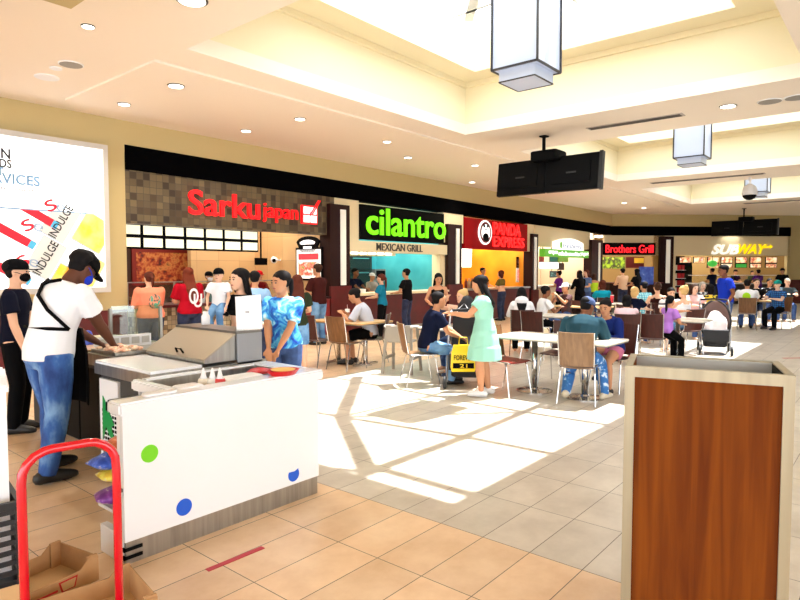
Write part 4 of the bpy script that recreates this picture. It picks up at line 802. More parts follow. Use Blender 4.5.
pbg = empty('paper_bag', (cx1-.1, cy0+.72, CH), R(-50), 'small white paper bag with handle on the steel counter', 'bag'); MB().loft([[Vector((x, y, z)) for x, y in ((-.06*k, -.035), (.06*k, -.035), (.06*k, .035), (-.06*k, .035))] for z, k in ((0, .9), (.14, 1.1))]).build('bag', m_white, pbg); MB().tube([(-.03, 0, .14), (-.02, 0, .19), (.02, 0, .19), (.03, 0, .14)], .006, 6).build('handle', m_white, pbg)
# stainless chest with sloped lid behind the kiosk
st = empty('steel_serving_chest', (2.46, cy0+.01, CH), 0, 'stainless chest with a sloped lid and black handle behind the kiosk', 'chest'); Lc = .86
XZ = lambda p, y: Vector((p[0], y, p[1]))
prof = [(0, 0), (.0, .02), (.28, .2), (.47, .2), (.47, 0)]
MB().loft([[XZ(p, 0.012) for p in prof], [XZ(p, Lc) for p in prof]]).build('body', m_steel, st)
MB().loft([[XZ(p, 0.0) for p in ((-.01, .02), (.285, .208), (.285, .22), (-.012, .034))], [XZ(p, Lc) for p in ((-.01, .02), (.285, .208), (.285, .22), (-.012, .034))]]).build('lid', C('lid_steel', (168, 158, 140), .35, metal=.7), st)
MB().span(.27, .5, -.01, .0, -.05, .2).build('end_panel', C('end_panel_grey', (150, 152, 156), .35, metal=.6), st)
MB().span(.26, .5, -.005, Lc, .2, .222).build('top_plate', C('top_plate_grey', (120, 116, 110), .35, metal=.6), st)
MB().tube([(.02, .42, .05), (.0, .41, .085), (.0, .34, .085), (.02, .33, .05)], .008, 7).build('handle', m_black, st)
ms_ = empty('menu_sheet', (2.86, cy0+.03, CH+.222), R(-50), 'white menu sheet standing on the stainless chest', 'sheet'); MB().box((0, 0, .14), (.2, .004, .27), m=Matrix.Translation((0, 0, .135)) @ Matrix.Rotation(R(-12), 4, 'X') @ Matrix.Rotation(R(-5), 4, 'Y')).build('sheet', m_white, ms_); MB().box((0, .0, .006), (.2, .07, .012)).build('holder', glass_mat('holder_clear', (.9, .92, .92), .05, .2), ms_)
MB().box((0,0,0), (.03, .003, .008), m=Matrix.Translation((-.01, -.004, .14)) @ Matrix.Rotation(R(-12), 4, 'X')).build('print', m_trim, ms_)
tag(MB().lathe([(.035, 0), (.035, .07), (.022, .09), (.022, .11)], (2.84, cy0+.6, CH+.232), 12).build('white_shaker', m_white, smooth=True), 'white shaker on top of the stainless chest', 'shaker')
# ---------------------------------------------------------------- hand truck, cartons and crate
m_rtube = C('truck_red', (206, 14, 34), .18, coat=.5)
A = dep(15, 2.12); B = dep(112, 2.33); ax = (B-A); Lh = ax.length; ax.normalize(); ang = math.atan2(ax.y, ax.x)
ht = empty('hand_truck', (A+B)/2, ang, 'red tubular hand truck with rounded handle in the foreground', 'hand truck'); h = Lh/2; zt = .965
pts = [(-h, 0, .12), (-h, 0, zt-.11)]+[(-h+.1-.1*math.cos(R(a)), 0, zt-.1+.1*math.sin(R(a))) for a in (15, 35, 55, 75, 90)]+[(h-.1+.1*math.sin(R(a)), 0, zt-.1+.1*math.cos(R(a))) for a in (0, 15, 35, 55, 75)]+[(h, 0, zt-.12), (h, 0, .12)]
MB().limb(pts, [.0165]*len(pts), 12, flat=True, ref=(0, 1, 0)).build('frame', m_rtube, ht, smooth=True)
for z in (.3, .16): MB().tube([(-h, 0, z), (h, 0, z)], .012, 8).build('cross_bar', m_rtube, ht)
MB().span(-h, h, 0, .28, .008, .02).build('toe_plate', m_rtube, ht)
for s_ in (-1, 1):
    o = MB().lathe([(.001, -.025), (.11, -.025), (.12, 0), (.11, .025), (.001, .025)], n=20).build('wheel', m_black, ht, smooth=False); o.location = (s_*(h-.02), -.1, .12); o.rotation_euler = (0, R(90), 0)
m_card = noise_mat('cardboard', [(.3, (176, 130, 84)), (.7, (196, 152, 104))], 6, 3, .85); m_cardin = C('cardboard_inside', (206, 166, 116), .85); m_rprint = C('carton_print', (190, 40, 40), .8)
def carton(p, rz, sx, sy, h_, label, prints=True, z=0):
    e = empty('cardboard_tray', (p[0], p[1], z), R(rz), label, 'box'); t = .006
    MB().span(-sx/2, sx/2, -sy/2, sy/2, 0, t).build('base', m_cardin, e)
    for (nm, a, b, c, d) in (('front', -sx/2, sx/2, -sy/2, -sy/2+t), ('back', -sx/2, sx/2, sy/2-t, sy/2), ('left', -sx/2, -sx/2+t, -sy/2+t, sy/2-t), ('right', sx/2-t, sx/2, -sy/2+t, sy/2-t)):
        poly = None
        if nm in ('front', 'back'):
            poly = [(-sx/2, 0), (sx/2, 0), (sx/2, h_), (sx/2-.06, h_), (sx/2-.1, h_*.72), (-sx/2+.1, h_*.72), (-sx/2+.06, h_), (-sx/2, h_)]
            MB().prism(poly, -d if nm == 'back' else -d, -c, YREV).build('wall', m_card, e)
        else: MB().span(a, b, c, d, 0, h_).build('wall', m_card, e)
    for sxx in (-1, 1):
        for syy in (-1, 1): MB().span(sxx*(sx/2-.03)-.028, sxx*(sx/2-.03)+.028, syy*(sy/2-.012)-.008, syy*(sy/2-.012)+.008, 0, h_+.01).build('corner_fold', m_card, e)
    if prints:
        MB().span(-.2*sx, .06*sx, -sy/2-.002, -sy/2, h_*.3, h_*.38).build('printed_band', m_rprint, e); MB().prism([(.1*sx, h_*.2), (.24*sx, h_*.2), (.27*sx, h_*.62), (.07*sx, h_*.62)], sy/2, sy/2+.002, YREV).build('printed_mark', m_rprint, e); MB().prism([(.115*sx, h_*.24), (.225*sx, h_*.24), (.25*sx, h_*.56), (.09*sx, h_*.56)], sy/2+.002, sy/2+.003, YREV).build('printed_panel', m_cardin, e)
    return e
p = dep(62, 2.62); carton(p, ang*57.3, .62, .4, .14, 'open cardboard tray with red printing behind the hand truck, nearest one')
p = dep(22, 2.95); carton(p, ang*57.3+20, .5, .34, .13, 'second cardboard tray lying behind the nearest one', True)
p = dep(118, 2.42); carton(p, ang*57.3-62, .3, .2, .1, 'small cardboard tray at the right leg of the hand truck', False)
p = dep(-40, 2.62)
cr = empty('black_crate', (p.x, p.y, .24), ang, 'black plastic crate with produce bags at the left edge', 'crate'); m_cr = C('crate_black', (18, 18, 20), .45)
cz = .42; cw = .17
for z in (0.0, .045, .09, .135, .18, .225, .27, .315): MB().span(-cw, cw, -cw, -cw+.012, z, z+.02).build('slat', m_cr, cr); MB().span(cw-.012, cw, -cw, cw, z, z+.02).build('slat', m_cr, cr)
MB().span(-cw, cw, cw-.012, cw, 0, .36).build('wall', m_cr, cr); MB().span(-cw, -cw+.012, -cw, cw, 0, .36).build('wall', m_cr, cr)
for k in range(5): MB().span(-cw+k*.08, -cw+k*.08+.014, -cw-.004, -cw, 0, .36).build('rib', m_cr, cr); MB().span(cw, cw+.004, -cw+k*.08, -cw+k*.08+.014, 0, .36).build('rib', m_cr, cr)
MB().span(-cw, cw, -cw, cw, .0, .012).build('base', m_cr, cr)
b = MB(); b.span(-cw-.008, cw+.008, -cw-.008, -cw+.014, .34, .37); b.span(-cw-.008, cw+.008, cw-.014, cw+.008, .34, .37); b.span(cw-.014, cw+.008, -cw, cw, .34, .37); b.span(-cw-.008, -cw+.014, -cw, cw, .34, .37); b.build('rim', m_cr, cr)
for i, (dx_, dy_, dz_, c1, lab) in enumerate(((.03, -.05, .30, (220, 140, 60), 'orange produce in the black crate'), (.06, .03, .29, (120, 170, 60), 'green produce in the black crate'), (-.05, .0, .30, (236, 220, 90), 'yellow produce in the black crate'))):
    c, s_ = math.cos(ang), math.sin(ang)
    tag(MB().ell((0, 0, 0), (.07, .06, .06)).build('produce_bag', noise_mat('produce%d' % i, [(.4, c1), (.6, tuple(min(255, int(q*1.15)) for q in c1))], 14, 2, .4), None, smooth=True, loc=(p.x+dx_*c-dy_*s_, p.y+dx_*s_+dy_*c, dz_+.23)), lab, 'bag')
tag(MB().span(-.16, .16, -.16, .16, .0, .238).build('packed_box', m_cardin, None, loc=(p.x, p.y, 0), rz=ang), 'plain brown carton under the black crate', 'box')
q = dep(-14, 2.62); wc = empty('white_cabinet', (q.x, q.y, 0), R(HEAD-90+34.5), 'white cabinet edge at the far left beside the crate', 'cabinet'); MB().span(-.5, .06, 0, .6, .05, 1.07).build('body', m_white, wc); MB().span(-.5, .07, -.015, .62, 1.07, 1.11).build('top', m_whitegloss, wc, bevel=.01); MB().span(-.48, .05, .02, .58, 0, .05).build('plinth', m_trim, wc)
pos = empty('handle_strap', tuple(Vector((q.x, q.y, 0))), 0); bpy.data.objects.remove(pos)
# red tape on the floor
a, b = at(207, 570.5), at(263, 547.5); d = b-a; tag(MB().box(((a.x+b.x)/2, (a.y+b.y)/2, .0015), (d.length, .036, .003), math.atan2(d.y, d.x)).build('floor_tape', C('tape_red', (190, 20, 44), .4)), 'strip of red tape on the floor tiles before the kiosk', 'tape')
a = at(798, 358); tag(MB().box((a.x, a.y, .0015), (.6, .05, .003), R(-45)).build('floor_tape', MATS['tape_red']), 'far red tape mark on the floor at the right edge', 'tape')
# ---------------------------------------------------------------- wood panelled planter at the right
m_panel = wood_mat('planter_wood', (92, 40, 6), (122, 62, 10), .7, 'z', .8); m_panel.node_tree.nodes['Principled BSDF'].inputs['Specular IOR Level'].default_value = .12; m_frame = noise_mat('planter_frame', [(.3, (150, 140, 116)), (.7, (168, 158, 132))], 20, 2, .35, (1, 1, .05), metal=.35)
PZ = 1.2; A = at(625, 367, PZ); B = at(796, 377.5, PZ); ax = (B-A); W = ax.length; ang = math.atan2(ax.y, ax.x); D = .42
pl = empty('wood_planter', A, ang, 'wood panelled bin surround with brushed metal frame at right', 'bin'); pl.location.z = 0
m_tray = C('tray_steel', (176, 176, 172), .35, metal=.3); fw = .04
MB().span(fw*.7, W-fw*.7, .012, .03, .08, PZ-fw*.7).build('front_panel', m_panel, pl)
b = MB(); b.span(0, fw, 0, .03, 0, PZ); b.span(W-fw, W, 0, .03, 0, PZ); b.span(fw, W-fw, 0, .03, PZ-fw, PZ); b.span(fw, W-fw, 0, .03, 0, .1); b.build('front_frame', m_frame, pl)
for x0_ in (0, W-.03): MB().span(x0_, x0_+.03, .03, D, 0, PZ-.0).build('side_panel', m_black if x0_ else m_panel, pl)
MB().span(0, W, D-.03, D, 0, PZ).build('back_panel', m_panel, pl)
b = MB(); b.span(0, .03, .03, D-.03, PZ-.002, PZ+.006); b.span(W-.03, W, .03, D-.03, PZ-.002, PZ+.006); b.span(0, W, 0, .03, PZ, PZ+.006); b.span(0, W, D-.03, D, PZ, PZ+.006); b.build('top_rim', m_frame, pl)
MB().span(.03, W-.03, .03, D-.03, PZ-.12, PZ-.11).build('tray', m_tray, pl)
MB().span(.03, W-.03, D-.04, D-.03, PZ-.11, PZ).build('tray_wall', m_tray, pl)
# ---------------------------------------------------------------- people
SK = {'tan': s2l(196, 140, 104), 'light': s2l(226, 178, 148), 'brown': s2l(128, 80, 54), 'pale': s2l(236, 194, 168), 'deep': s2l(96, 58, 42)}
def skin(k): return mat('skin_'+k, SK[k], .6, spec=.25)
HC = {'black': (18, 15, 16), 'brown': (58, 36, 26), 'red': (110, 48, 30), 'blond': (206, 168, 110), 'grey': (170, 160, 150), 'auburn': (84, 38, 26)}
def hairm(k): return C('hair_'+k, HC[k], .75, spec=.15)
def cloth(name, rgb): return C('cloth_'+name, rgb, .9, spec=.1)
m_jean = noise_mat('denim', [(.35, (38, 62, 110)), (.65, (62, 92, 148))], 9, 4, .85); m_jeanl = noise_mat('denim_light', [(.35, (70, 116, 168)), (.65, (120, 164, 205))], 5, 3, .85); m_jeand = noise_mat('denim_dark', [(.35, (22, 32, 62)), (.65, (36, 50, 86))], 9, 3, .85)
m_jeanf = noise_mat('denim_faded', [(.36, (28, 58, 120)), (.52, (52, 96, 164)), (.66, (120, 160, 205))], 7, 4, .85, (1, 1, .5)); m_jeanp = noise_mat('denim_painted', [(.5, (50, 110, 180)), (.58, (74, 140, 205)), (.64, (210, 226, 240))], 14, 3, .85)
m_blackc = cloth('black', (9, 9, 11)); m_navyc = cloth('navy', (14, 20, 44)); m_whitec = cloth('white', (236, 236, 240)); m_tie = noise_mat('tie_dye', [(.36, (18, 60, 170)), (.46, (30, 120, 214)), (.54, (90, 190, 236)), (.64, (214, 242, 250))], 7, 4, .85, distort=1.2)
m_shoeb = C('shoe_black', (22, 22, 24), .5); m_shoew = C('shoe_white', (232, 232, 234), .5); m_shoec = C('shoe_cream', (214, 204, 182), .6); m_shoer = C('shoe_red', (196, 30, 50), .5); m_eye = C('eye_dark', (30, 20, 16), .3); m_lip = C('lip', (168, 84, 78), .5)
def ik(a, t, l1, l2, pole):
    a, t = Vector(a), Vector(t); d = t-a; L = min(d.length, (l1+l2)*.995); d.normalize(); t = a+d*L
    x = (l1*l1-l2*l2+L*L)/(2*L); h = math.sqrt(max(l1*l1-x*x, 0)); p = Vector(pole); p = p-d*p.dot(d)
    p = p.normalized() if p.length > 1e-6 else Vector((0, 0, 1)); return a+d*x+p*h, t
SHOES_ON = True
def person(p, hd, label, H=1.7, fem=False, w=1.0, sit=False, lean=3, bend=0, hy=0, hp=0, hands=None, feet=None, sk='tan', top='tee', tm=None, bm=None, bottom='long', shoes=None, hair='short', hc='black', cap=None, mask=None, face=True, vox=.013, seat=.46, z=0, coat=None, legs=True, roll=0, sleeve=.62, group=None, headw=1.0, back_print=None):
    e = empty('person', (p[0], p[1], z), R(hd), label, 'person', group); S = skin(sk)
    hipz = seat+.085*w if sit else .52*H
    sw = (.098 if fem else .112)*H; hipw = .052*H
    pel = Vector((0, 0, hipz))
    def spine(t):                       # t in units of H above the hip joint
        n = 8; q = pel.copy(); lo = 0.0
        if t <= 0: return q+Vector((0, 0, t*H)), Vector((0, 0, 1))
        for i in range(n):
            tt = t*(i+.5)/n; a = R(lean+bend*min(1, max(0, tt/.3))); dr = Vector((math.sin(a), 0, math.cos(a))); q = q+dr*(t*H/n)
        return q, dr
    if fem: prof = [(-.055, .055, .05), (-.02, .09, .068), (.02, .095, .07), (.06, .084, .062), (.115, .068, .05), (.17, .078, .056), (.215, .086, .066), (.25, .09, .058), (.285, .082, .045), (.305, .05, .038)]
    else: prof = [(-.055, .055, .05), (-.02, .086, .064), (.02, .09, .066), (.06, .087, .062), (.115, .082, .058), (.17, .09, .062), (.215, .098, .067), (.25, .103, .06), (.285, .092, .048), (.305, .055, .04)]
    def torso(b, infl, t0, t1, k=1.0):
        rings = []
        ts = [q for q in prof if t0-1e-6 <= q[0] <= t1+1e-6]
        for t, rx, ry in ts:
            c, dr = spine(t); f = Vector((dr.z, 0, -dr.x)); rx = rx*H*w*k+infl; ry = ry*H*(w**1.3)*k+infl
            off_ = f*(.012*H if fem and .19 < t < .24 else 0)
            rings.append([c+off_+Vector((0, rx*math.cos(2*math.pi*j/16), 0))+f*(ry*math.sin(2*math.pi*j/16)) for j in range(16)])
        b.loft(rings); return rings
    nb, nd = spine(.30); fdir = Vector((nd.z, 0, -nd.x))
    sh = [nb - nd*.03*H + Vector((0, s*sw*w**.7*.96, 0)) for s in (1, -1)]
    LU, LF = .168*H, .15*H
    if hands is None: hands = ((.05, .15, .46), (.05, -.15, .46)) if not sit else ((.24, .09, .47), (.24, -.09, .47))
    arms = []
    for s, a, hnd in zip((1, -1), sh, hands):
        t = Vector((hnd[0], hnd[1], hnd[2]))*H if not (sit and len(hnd) == 3) else Vector((hnd[0]*H, hnd[1]*H, hnd[2]*H))
        el, t = ik(a, t, LU, LF, (-.45, s*.55, -.6)); arms.append((a, el, t))
    LT = LS = .239*H
    hips = [pel+Vector((0, s*hipw*w**.5, 0)) for s in (1, -1)]
    if feet is None: feet = ((.0, .065, 0), (.0, -.065, 0)) if not sit else ((.36/1.7, .07, 0), (.33/1.7, -.07, 0))
    lg = []
    for s, a, f in zip((1, -1), hips, feet):
        t = Vector((f[0]*H, f[1]*H, f[2]*H+.045*H-z*0)); kn, t = ik(a, t, LT, LS, (1, s*.08, .35 if sit else 0)); lg.append((a, kn, t, f[3] if len(f) > 3 else 0))
    # head frame
    hq = Matrix.Rotation(R(hy), 3, 'Z') @ Matrix.Rotation(R(hp+(lean+bend)*.45), 3, 'Y') @ Matrix.Rotation(R(roll), 3, 'X')
    hh = .0665*H*headw; nk = nb+nd*.027*H; hc_ = nk+hq @ Vector((.012*H, 0, .073*H))
    def hl(v): return hc_+hq @ (Vector(v)*hh)
    b = MB(); torso(b, 0, -.06, .31)
    b.limb([nb-nd*.02*H, nk, hc_-hq @ Vector((.01*H, 0, .02*H))], [.034*H*w**.5, .03*H*w**.4, .032*H], 12)
    hpz = [(-1.0, .2, .2, .42), (-.88, .38, .42, .3), (-.6, .52, .66, .14), (-.25, .62, .78, .04), (.1, .68, .84, -.02), (.45, .68, .86, -.06), (.75, .55, .72, -.1), (.93, .32, .42, -.1), (1.0, .1, .12, -.1)]
    b.loft([[hl((xo+ry*math.cos(2*math.pi*j/16), rx*math.sin(2*math.pi*j/16), zz)) for j in range(16)] for zz, rx, ry, xo in hpz])
    b.ell(hl((.84, 0, -.16)), (.16*hh, .13*hh, .2*hh), 8, 5, hq)
    for s in (1, -1): b.ell(hl((-.05, s*.7, -.05)), (.16*hh, .1*hh, .26*hh), 8, 5, hq)
    def armrad(k=1.0, i=0): return [(.029*H*w**.6)*k+i, (.027*H*w**.6)*k+i, (.0225*H*w**.5)*k+i, (.023*H*w**.5)*k+i, (.0145*H)*k+i]
    for s, (a, el, t) in zip((1, -1), arms):
        b.limb([a, a.lerp(el, .45), el, el.lerp(t, .3), t], armrad(), 10)
        d = (t-el).normalized(); side = d.cross(Vector((0, 0, 1))); side = side.normalized() if side.length > .2 else Vector((0, 1, 0)); up_ = side.cross(d).normalized()
        mt_ = Matrix((d, side, up_)).transposed(); pc = t+d*.03*H
        b.ell(pc, (.034*H, .022*H, .012*H), 10, 6, mt_)
        for k in range(4):
            o_ = (k-1.5)*.0115*H; r_ = t+d*.048*H+side*o_; ln = (.03, .036, .035, .026)[k]*H; j1 = r_+d*ln*.6+side*o_*.25-up_*.004*H; j2 = j1+d*ln*.5-up_*.012*H; b.limb([r_, j1, j2], [.0058*H, .0054*H, .0046*H], 7)
        ts_ = -s; r_ = t+d*.012*H+side*ts_*.014*H; b.limb([r_, r_+d*.02*H+side*ts_*.016*H, r_+d*.038*H+side*ts_*.02*H-up_*.006*H], [.008*H, .0064*H, .0052*H], 7)
    if legs:
        for a, kn, t, fy in lg:
            b.limb([a, a.lerp(kn, .4), kn, kn.lerp(t, .3), t], [.05*H*w, .047*H*w, .034*H*w**.6, .035*H*w**.6, .0205*H], 12)
            q = Matrix.Rotation(R(fy), 3, 'Z'); b.limb([t+q @ Vector((-.02*H, 0, -.02*H)), t+q @ Vector((.06*H, 0, -.03*H)), t+q @ Vector((.1*H, 0, -.033*H))], [.022*H, .018*H, .012*H], 8)
    body = b.build('body', S, e, remesh=vox)
    def rad(t):
        ps = [q for q in prof]; k_ = min(range(len(ps)-1), key=lambda i: abs((ps[i][0]+ps[i+1][0])/2-t)); a_, b_ = ps[k_], ps[k_+1]; u = min(1, max(0, (t-a_[0])/(b_[0]-a_[0])))
        return ((a_[1]+(b_[1]-a_[1])*u)*H*w+.016, (a_[2]+(b_[2]-a_[2])*u)*H*w**1.3+.016)
    out = {'rad': rad, 'e': e, 'arms': arms, 'spine': spine, 'nb': nb, 'head': hl, 'hh': hh, 'H': H, 'legs': lg, 'pel': pel}
    v2 = vox*1.05; i0 = .007+.002*w
    # clothes
    if bottom != 'none' and legs:
        b = MB(); torso(b, i0, -.06, .06)
        for a, kn, t, fy in lg:
            if bottom == 'long': b.limb([a, a.lerp(kn, .4), kn, kn.lerp(t, .35), t+Vector((0, 0, -.012*H))], [.05*H*w+i0, .048*H*w+i0, .037*H*w**.6+i0, .036*H*w**.6+i0, .03*H+i0], 12, flat=True)
            elif bottom == 'short': b.limb([a, a.lerp(kn, .4), a.lerp(kn, .85)], [.05*H*w+i0, .05*H*w+i0*1.5, .046*H*w+i0*2], 12, flat=True)
            elif bottom == 'mini': b.limb([a, a.lerp(kn, .25), a.lerp(kn, .45)], [.05*H*w+i0, .05*H*w+i0*1.5, .049*H*w+i0*2], 12, flat=True)
        b.build({'long': 'trousers', 'short': 'shorts', 'mini': 'shorts'}[bottom], bm or m_jean, e, remesh=v2)
    if top in ('tee', 'long', 'tank', 'jacket', 'dress', 'hood', 'polo', 'crop'):
        b = MB(); ii = i0+(.012 if top in ('jacket', 'hood') else .005); lo = {'crop': .12}.get(top, -.02 if top != 'tank' else .0)
        torso(b, ii, lo, .31 if top != 'tank' else .255)
        if top == 'tank':
            for s in (1, -1): q, _ = spine(.24); b.limb([q+fdir*.045*H+Vector((0, s*.05*H, 0)), nb+Vector((0, s*.05*H, .0)), q-fdir*.05*H+Vector((0, s*.05*H, 0))], [.014*H]*3, 8)
        else:
            for s, (a, el, t) in zip((1, -1), arms):
                if top in ('long', 'jacket', 'hood'): b.limb([a, a.lerp(el, .45), el, el.lerp(t, .3), el.lerp(t, .96)], armrad(1.05, ii), 10, flat=True)
                else: b.limb([a, a.lerp(el, sleeve*.6), a.lerp(el, sleeve)], [.031*H*w**.6+ii, .031*H*w**.6+ii*1.3, .031*H*w**.6+ii*1.8], 10, flat=True)
                b.ell(a, (.03*H*w**.6+ii*.6,)*3, 10, 6)
        if top == 'hood': b.ell(nb-fdir*.05*H, (.06*H, .085*H, .05*H), 10, 6)
        if top == 'dress':
            rr = []
            for t, rx, ry in ((.10, .085, .066), (.03, .105, .088), (-.05, .122, .114), (-.11, .132, .122), (-.112, .142, .13), (-.22, .156, .142)):
                c, dr = spine(t); rr.append([c+Vector(((ry*H*(1+.03*math.cos(9*2*math.pi*j/36)))*math.sin(2*math.pi*j/36), (rx*H*(1+.03*math.cos(9*2*math.pi*j/36)))*math.cos(2*math.pi*j/36), 0)) for j in range(36)])
            b.loft(rr)
        out['shirt'] = b.build({'tee': 'shirt', 'polo': 'shirt', 'long': 'shirt', 'tank': 'tank_top', 'jacket': 'jacket', 'dress': 'dress', 'hood': 'hooded_top', 'crop': 'crop_top'}[top], tm or m_whitec, e, remesh=v2)
    if shoes and legs:
        for a, kn, t, fy in lg:
            q = Matrix.Rotation(R(fy), 3, 'Z'); sole = t.z-.045*H
            f_ = lambda x, z_: Vector((t.x, t.y, sole))+q @ Vector((x*H, 0, z_*H))
            MB().limb([f_(-.032, .026), f_(.0, .03), f_(.04, .026), f_(.085, .021), f_(.105, .018)], [(.024*H, .026*H), (.025*H, .03*H), (.027*H, .026*H), (.027*H, .02*H), (.02*H, .015*H)], 12, ref=(0, 1, 0)).build('shoe', shoes, e, smooth=True)
    # hair
    hm = hairm(hc)
    if hair != 'bald':
        b = MB(); g = {'buzz': (.02, .9), 'short': (.06, 1.0)}.get(hair, (.07, 1.0))
        b.ell(hl((-.24, 0, .42)), ((.92+g[0])*hh, (.72+g[0])*hh, (.68+g[0])*hh), 16, 9, hq)
        b.ell(hl((-.3, 0, .05)), (.68*hh, .7*hh, .72*hh), 14, 8, hq)
        if hair in ('long', 'verylong'):
            L = 2.9 if hair == 'long' else 4.2
            b.limb([hl((-.35, 0, .3)), hl((-.55, 0, -.5)), hl((-.72, 0, -1.3))-nd*.0, nb-fdir*.066*H*w-nd*.07*H, nb-fdir*.07*H*w-nd*(L*hh-.1*H)], [(.72*hh, .5*hh), (.85*hh, .42*hh), (.95*hh, .35*hh), (.9*hh, .28*hh), (.45*hh, .16*hh)], 14, ref=hq @ Vector((0, 1, 0)))
            for s in (1, -1): b.limb([hl((.05, s*.66, .5)), hl((-.1, s*.8, -.3)), hl((-.2, s*.85, -1.2))], [.16*hh, .2*hh, .16*hh], 8)
        if hair == 'bob':
            b.limb([hl((-.3, 0, .3)), hl((-.4, 0, -.4)), hl((-.42, 0, -1.0))], [(.75*hh, .55*hh), (.85*hh, .5*hh), (.7*hh, .4*hh)], 14, ref=hq @ Vector((0, 1, 0)))
            for s in (1, -1): b.limb([hl((.2, s*.64, .4)), hl((.05, s*.76, -.5))], [.2*hh, .18*hh], 8)
        if hair in ('ponytail', 'pony_long'):
            L = 1.6 if hair == 'ponytail' else 3.0
            b.ell(hl((-1.05, 0, .35)), (.22*hh,)*3, 8, 6); b.limb([hl((-1.0, 0, .35)), hl((-1.3, 0, .05)), hl((-1.28, 0, -L*.5)), hl((-1.15, 0, -L))], [.2*hh, .28*hh, .24*hh, .08*hh], 10)
        if hair == 'bun': b.ell(hl((-.75, 0, .95)), (.4*hh, .4*hh, .36*hh), 10, 7)
        if hair in ('curly', 'dreads'):
            rn = random.Random(int(abs(p[0]*100)))
            for k in range(34): 
                a_, c_ = rn.uniform(0, 6.28), rn.uniform(-.2, 1); v = Vector((-.2+.85*math.cos(a_)*math.sqrt(1-c_*c_)*(.6 if math.cos(a_) > 0 else 1), .75*math.sin(a_)*math.sqrt(1-c_*c_), .3+.75*c_)); b.ell(hl(v), (.2*hh,)*3, 6, 4)
        b.build('hair', hm, e, remesh=max(vox*.8, .009))
    if cap:
        b = MB(); b.loft([[hl((-.1+(.99)*k*math.cos(2*math.pi*j/18), .8*k*math.sin(2*math.pi*j/18), zz)) for j in range(18)] for zz, k in ((.2, 1.0), (.45, 1.0), (.72, .93), (.95, .75), (1.1, .45), (1.16, .1))])
        o = b.build('cap', cap[0], e, smooth=True)
        bs = 1 if cap[1] >= 0 else -1
        b = MB(); b.loft([[hl((-.1+bs*(x+.02), y*.62, zz+.0+.10*(1-y*y)-.18*max(0, x-.9))) for x, y in ((.7, -1), (.85, -.8), (1.35, -.7), (1.6, -.35), (1.66, 0), (1.6, .35), (1.35, .7), (.85, .8), (.7, 1))] for zz in (.2, .26)])
        b.build('brim', cap[0] if len(cap) < 3 else cap[2], o, smooth=False)
    if face and not mask:
        for s in (1, -1):
            MB().ell(hl((.80, s*.29, .04)), (.07*hh, .11*hh, .07*hh), 8, 5, hq).build('eye', m_eye, e, smooth=True)
            MB().limb([hl((.82, s*.16, .24)), hl((.8, s*.3, .29)), hl((.73, s*.44, .22))], [.035*hh]*3, 6).build('eyebrow', hm, e)
        MB().ell(hl((.8, 0, -.5)), (.08*hh, .22*hh, .06*hh), 10, 5, hq).build('mouth', m_lip, e, smooth=True)
    if mask:
        b = MB(); b.ell(hl((.5, 0, -.42)), (.5*hh, .6*hh, .46*hh), 14, 8, hq); b.build('face_mask', mask, e, smooth=True)
        for s in (1, -1):
            MB().tube([hl((.55, s*.6, -.2)), hl((.2, s*.72, -.05)), hl((-.1, s*.76, .0))], .03*hh, 6).build('mask_loop', mask, e); MB().ell(hl((.80, s*.29, .04)), (.07*hh, .11*hh, .07*hh), 8, 5, hq).build('eye', m_eye, e, smooth=True)
    return out
def seated(px, d, hd, clab, label, kind='d', back=.02, **k):
    p = dep(px, d); pe = person(p, hd, label, sit=True, **k)
    c = (p.x-back*math.cos(R(hd)), p.y-back*math.sin(R(hd)))
    if kind: chair(c, hd, kind, clab)
    return pe
RSTH = ((.24, .09, .47), (.24, -.09, .47)); ONT = ((.27, .07, .5), (.27, -.07, .5)); FRONT = ((.2, .06, .62), (.2, -.06, .62))
F_ = .02
def backprint(pe, s, m_, z0, z1, wd, d=.13):
    mt = Matrix.Rotation(R(-90), 4, 'Z'); text(s, 'print', m_, -wd, wd, z0, z1, -d, pe['e'], .01, .012, 0, None, mt)
# --- staff at the food counter on the left
bp = person((1.83, 5.09), 8, 'worker in white tee, black cap and blue mask bending over the steel counter', H=1.86, w=1.22, lean=9, bend=17, hp=30, hands=((.25, .05, .54), (.27, -.04, .53)), feet=((.05, .09, 0, 6), (-.06, -.08, 0, -10)), sk='deep', top='tee', tm=m_whitec, bm=m_jeanf, shoes=m_shoeb, hair='dreads', cap=(m_blackc, 1), mask=cloth('maskblue', (34, 60, 190)), vox=.01)
def on_torso(pe, pts, r, name='strap'):       # pts: (t, angle) around the torso, a strap hugging the shirt
    out = []; H = pe['H']
    for t, a, k in pts:
        c, dr = pe['spine'](t); f = Vector((dr.z, 0, -dr.x)); rx, ry = pe['rad'](t); out.append(c+f*(math.cos(R(a))*(ry+.012)*max(k, 1))+Vector((0, math.sin(R(a))*(rx+.012)*max(k, 1), 0)))
    return MB().tube(out, r).build(name, m_blackc, pe['e'], smooth=True)
on_torso(bp, [(.30, 150, .9), (.27, 165, 1.0), (.22, 185, 1.05), (.17, 215, 1.06), (.13, 250, 1.05), (.11, 270, 1.04)], .014)
on_torso(bp, [(.30, -150, .95), (.285, -180, .9), (.27, 165, 1.02)], .014)
on_torso(bp, [(.11, 270, 1.04), (.10, 225, 1.07), (.095, 180, 1.1), (.1, 135, 1.07), (.11, 90, 1.04)], .013)
b = MB(); H = bp['H']
rr = []
for z, wd in ((.62, .09), (.53, .15), (.40, .16), (.30, .15)): rr.append([Vector((x*H, y*H, z*H)) for x, y in ((.10, -wd*.8), (.13, -wd*.4), (.135, 0), (.13, wd*.4), (.10, wd*.8), (.095, wd*.8), (.122, wd*.4), (.127, 0), (.122, -wd*.4), (.095, -wd*.8))])
b.loft(rr).build('apron', m_blackc, bp['e'])
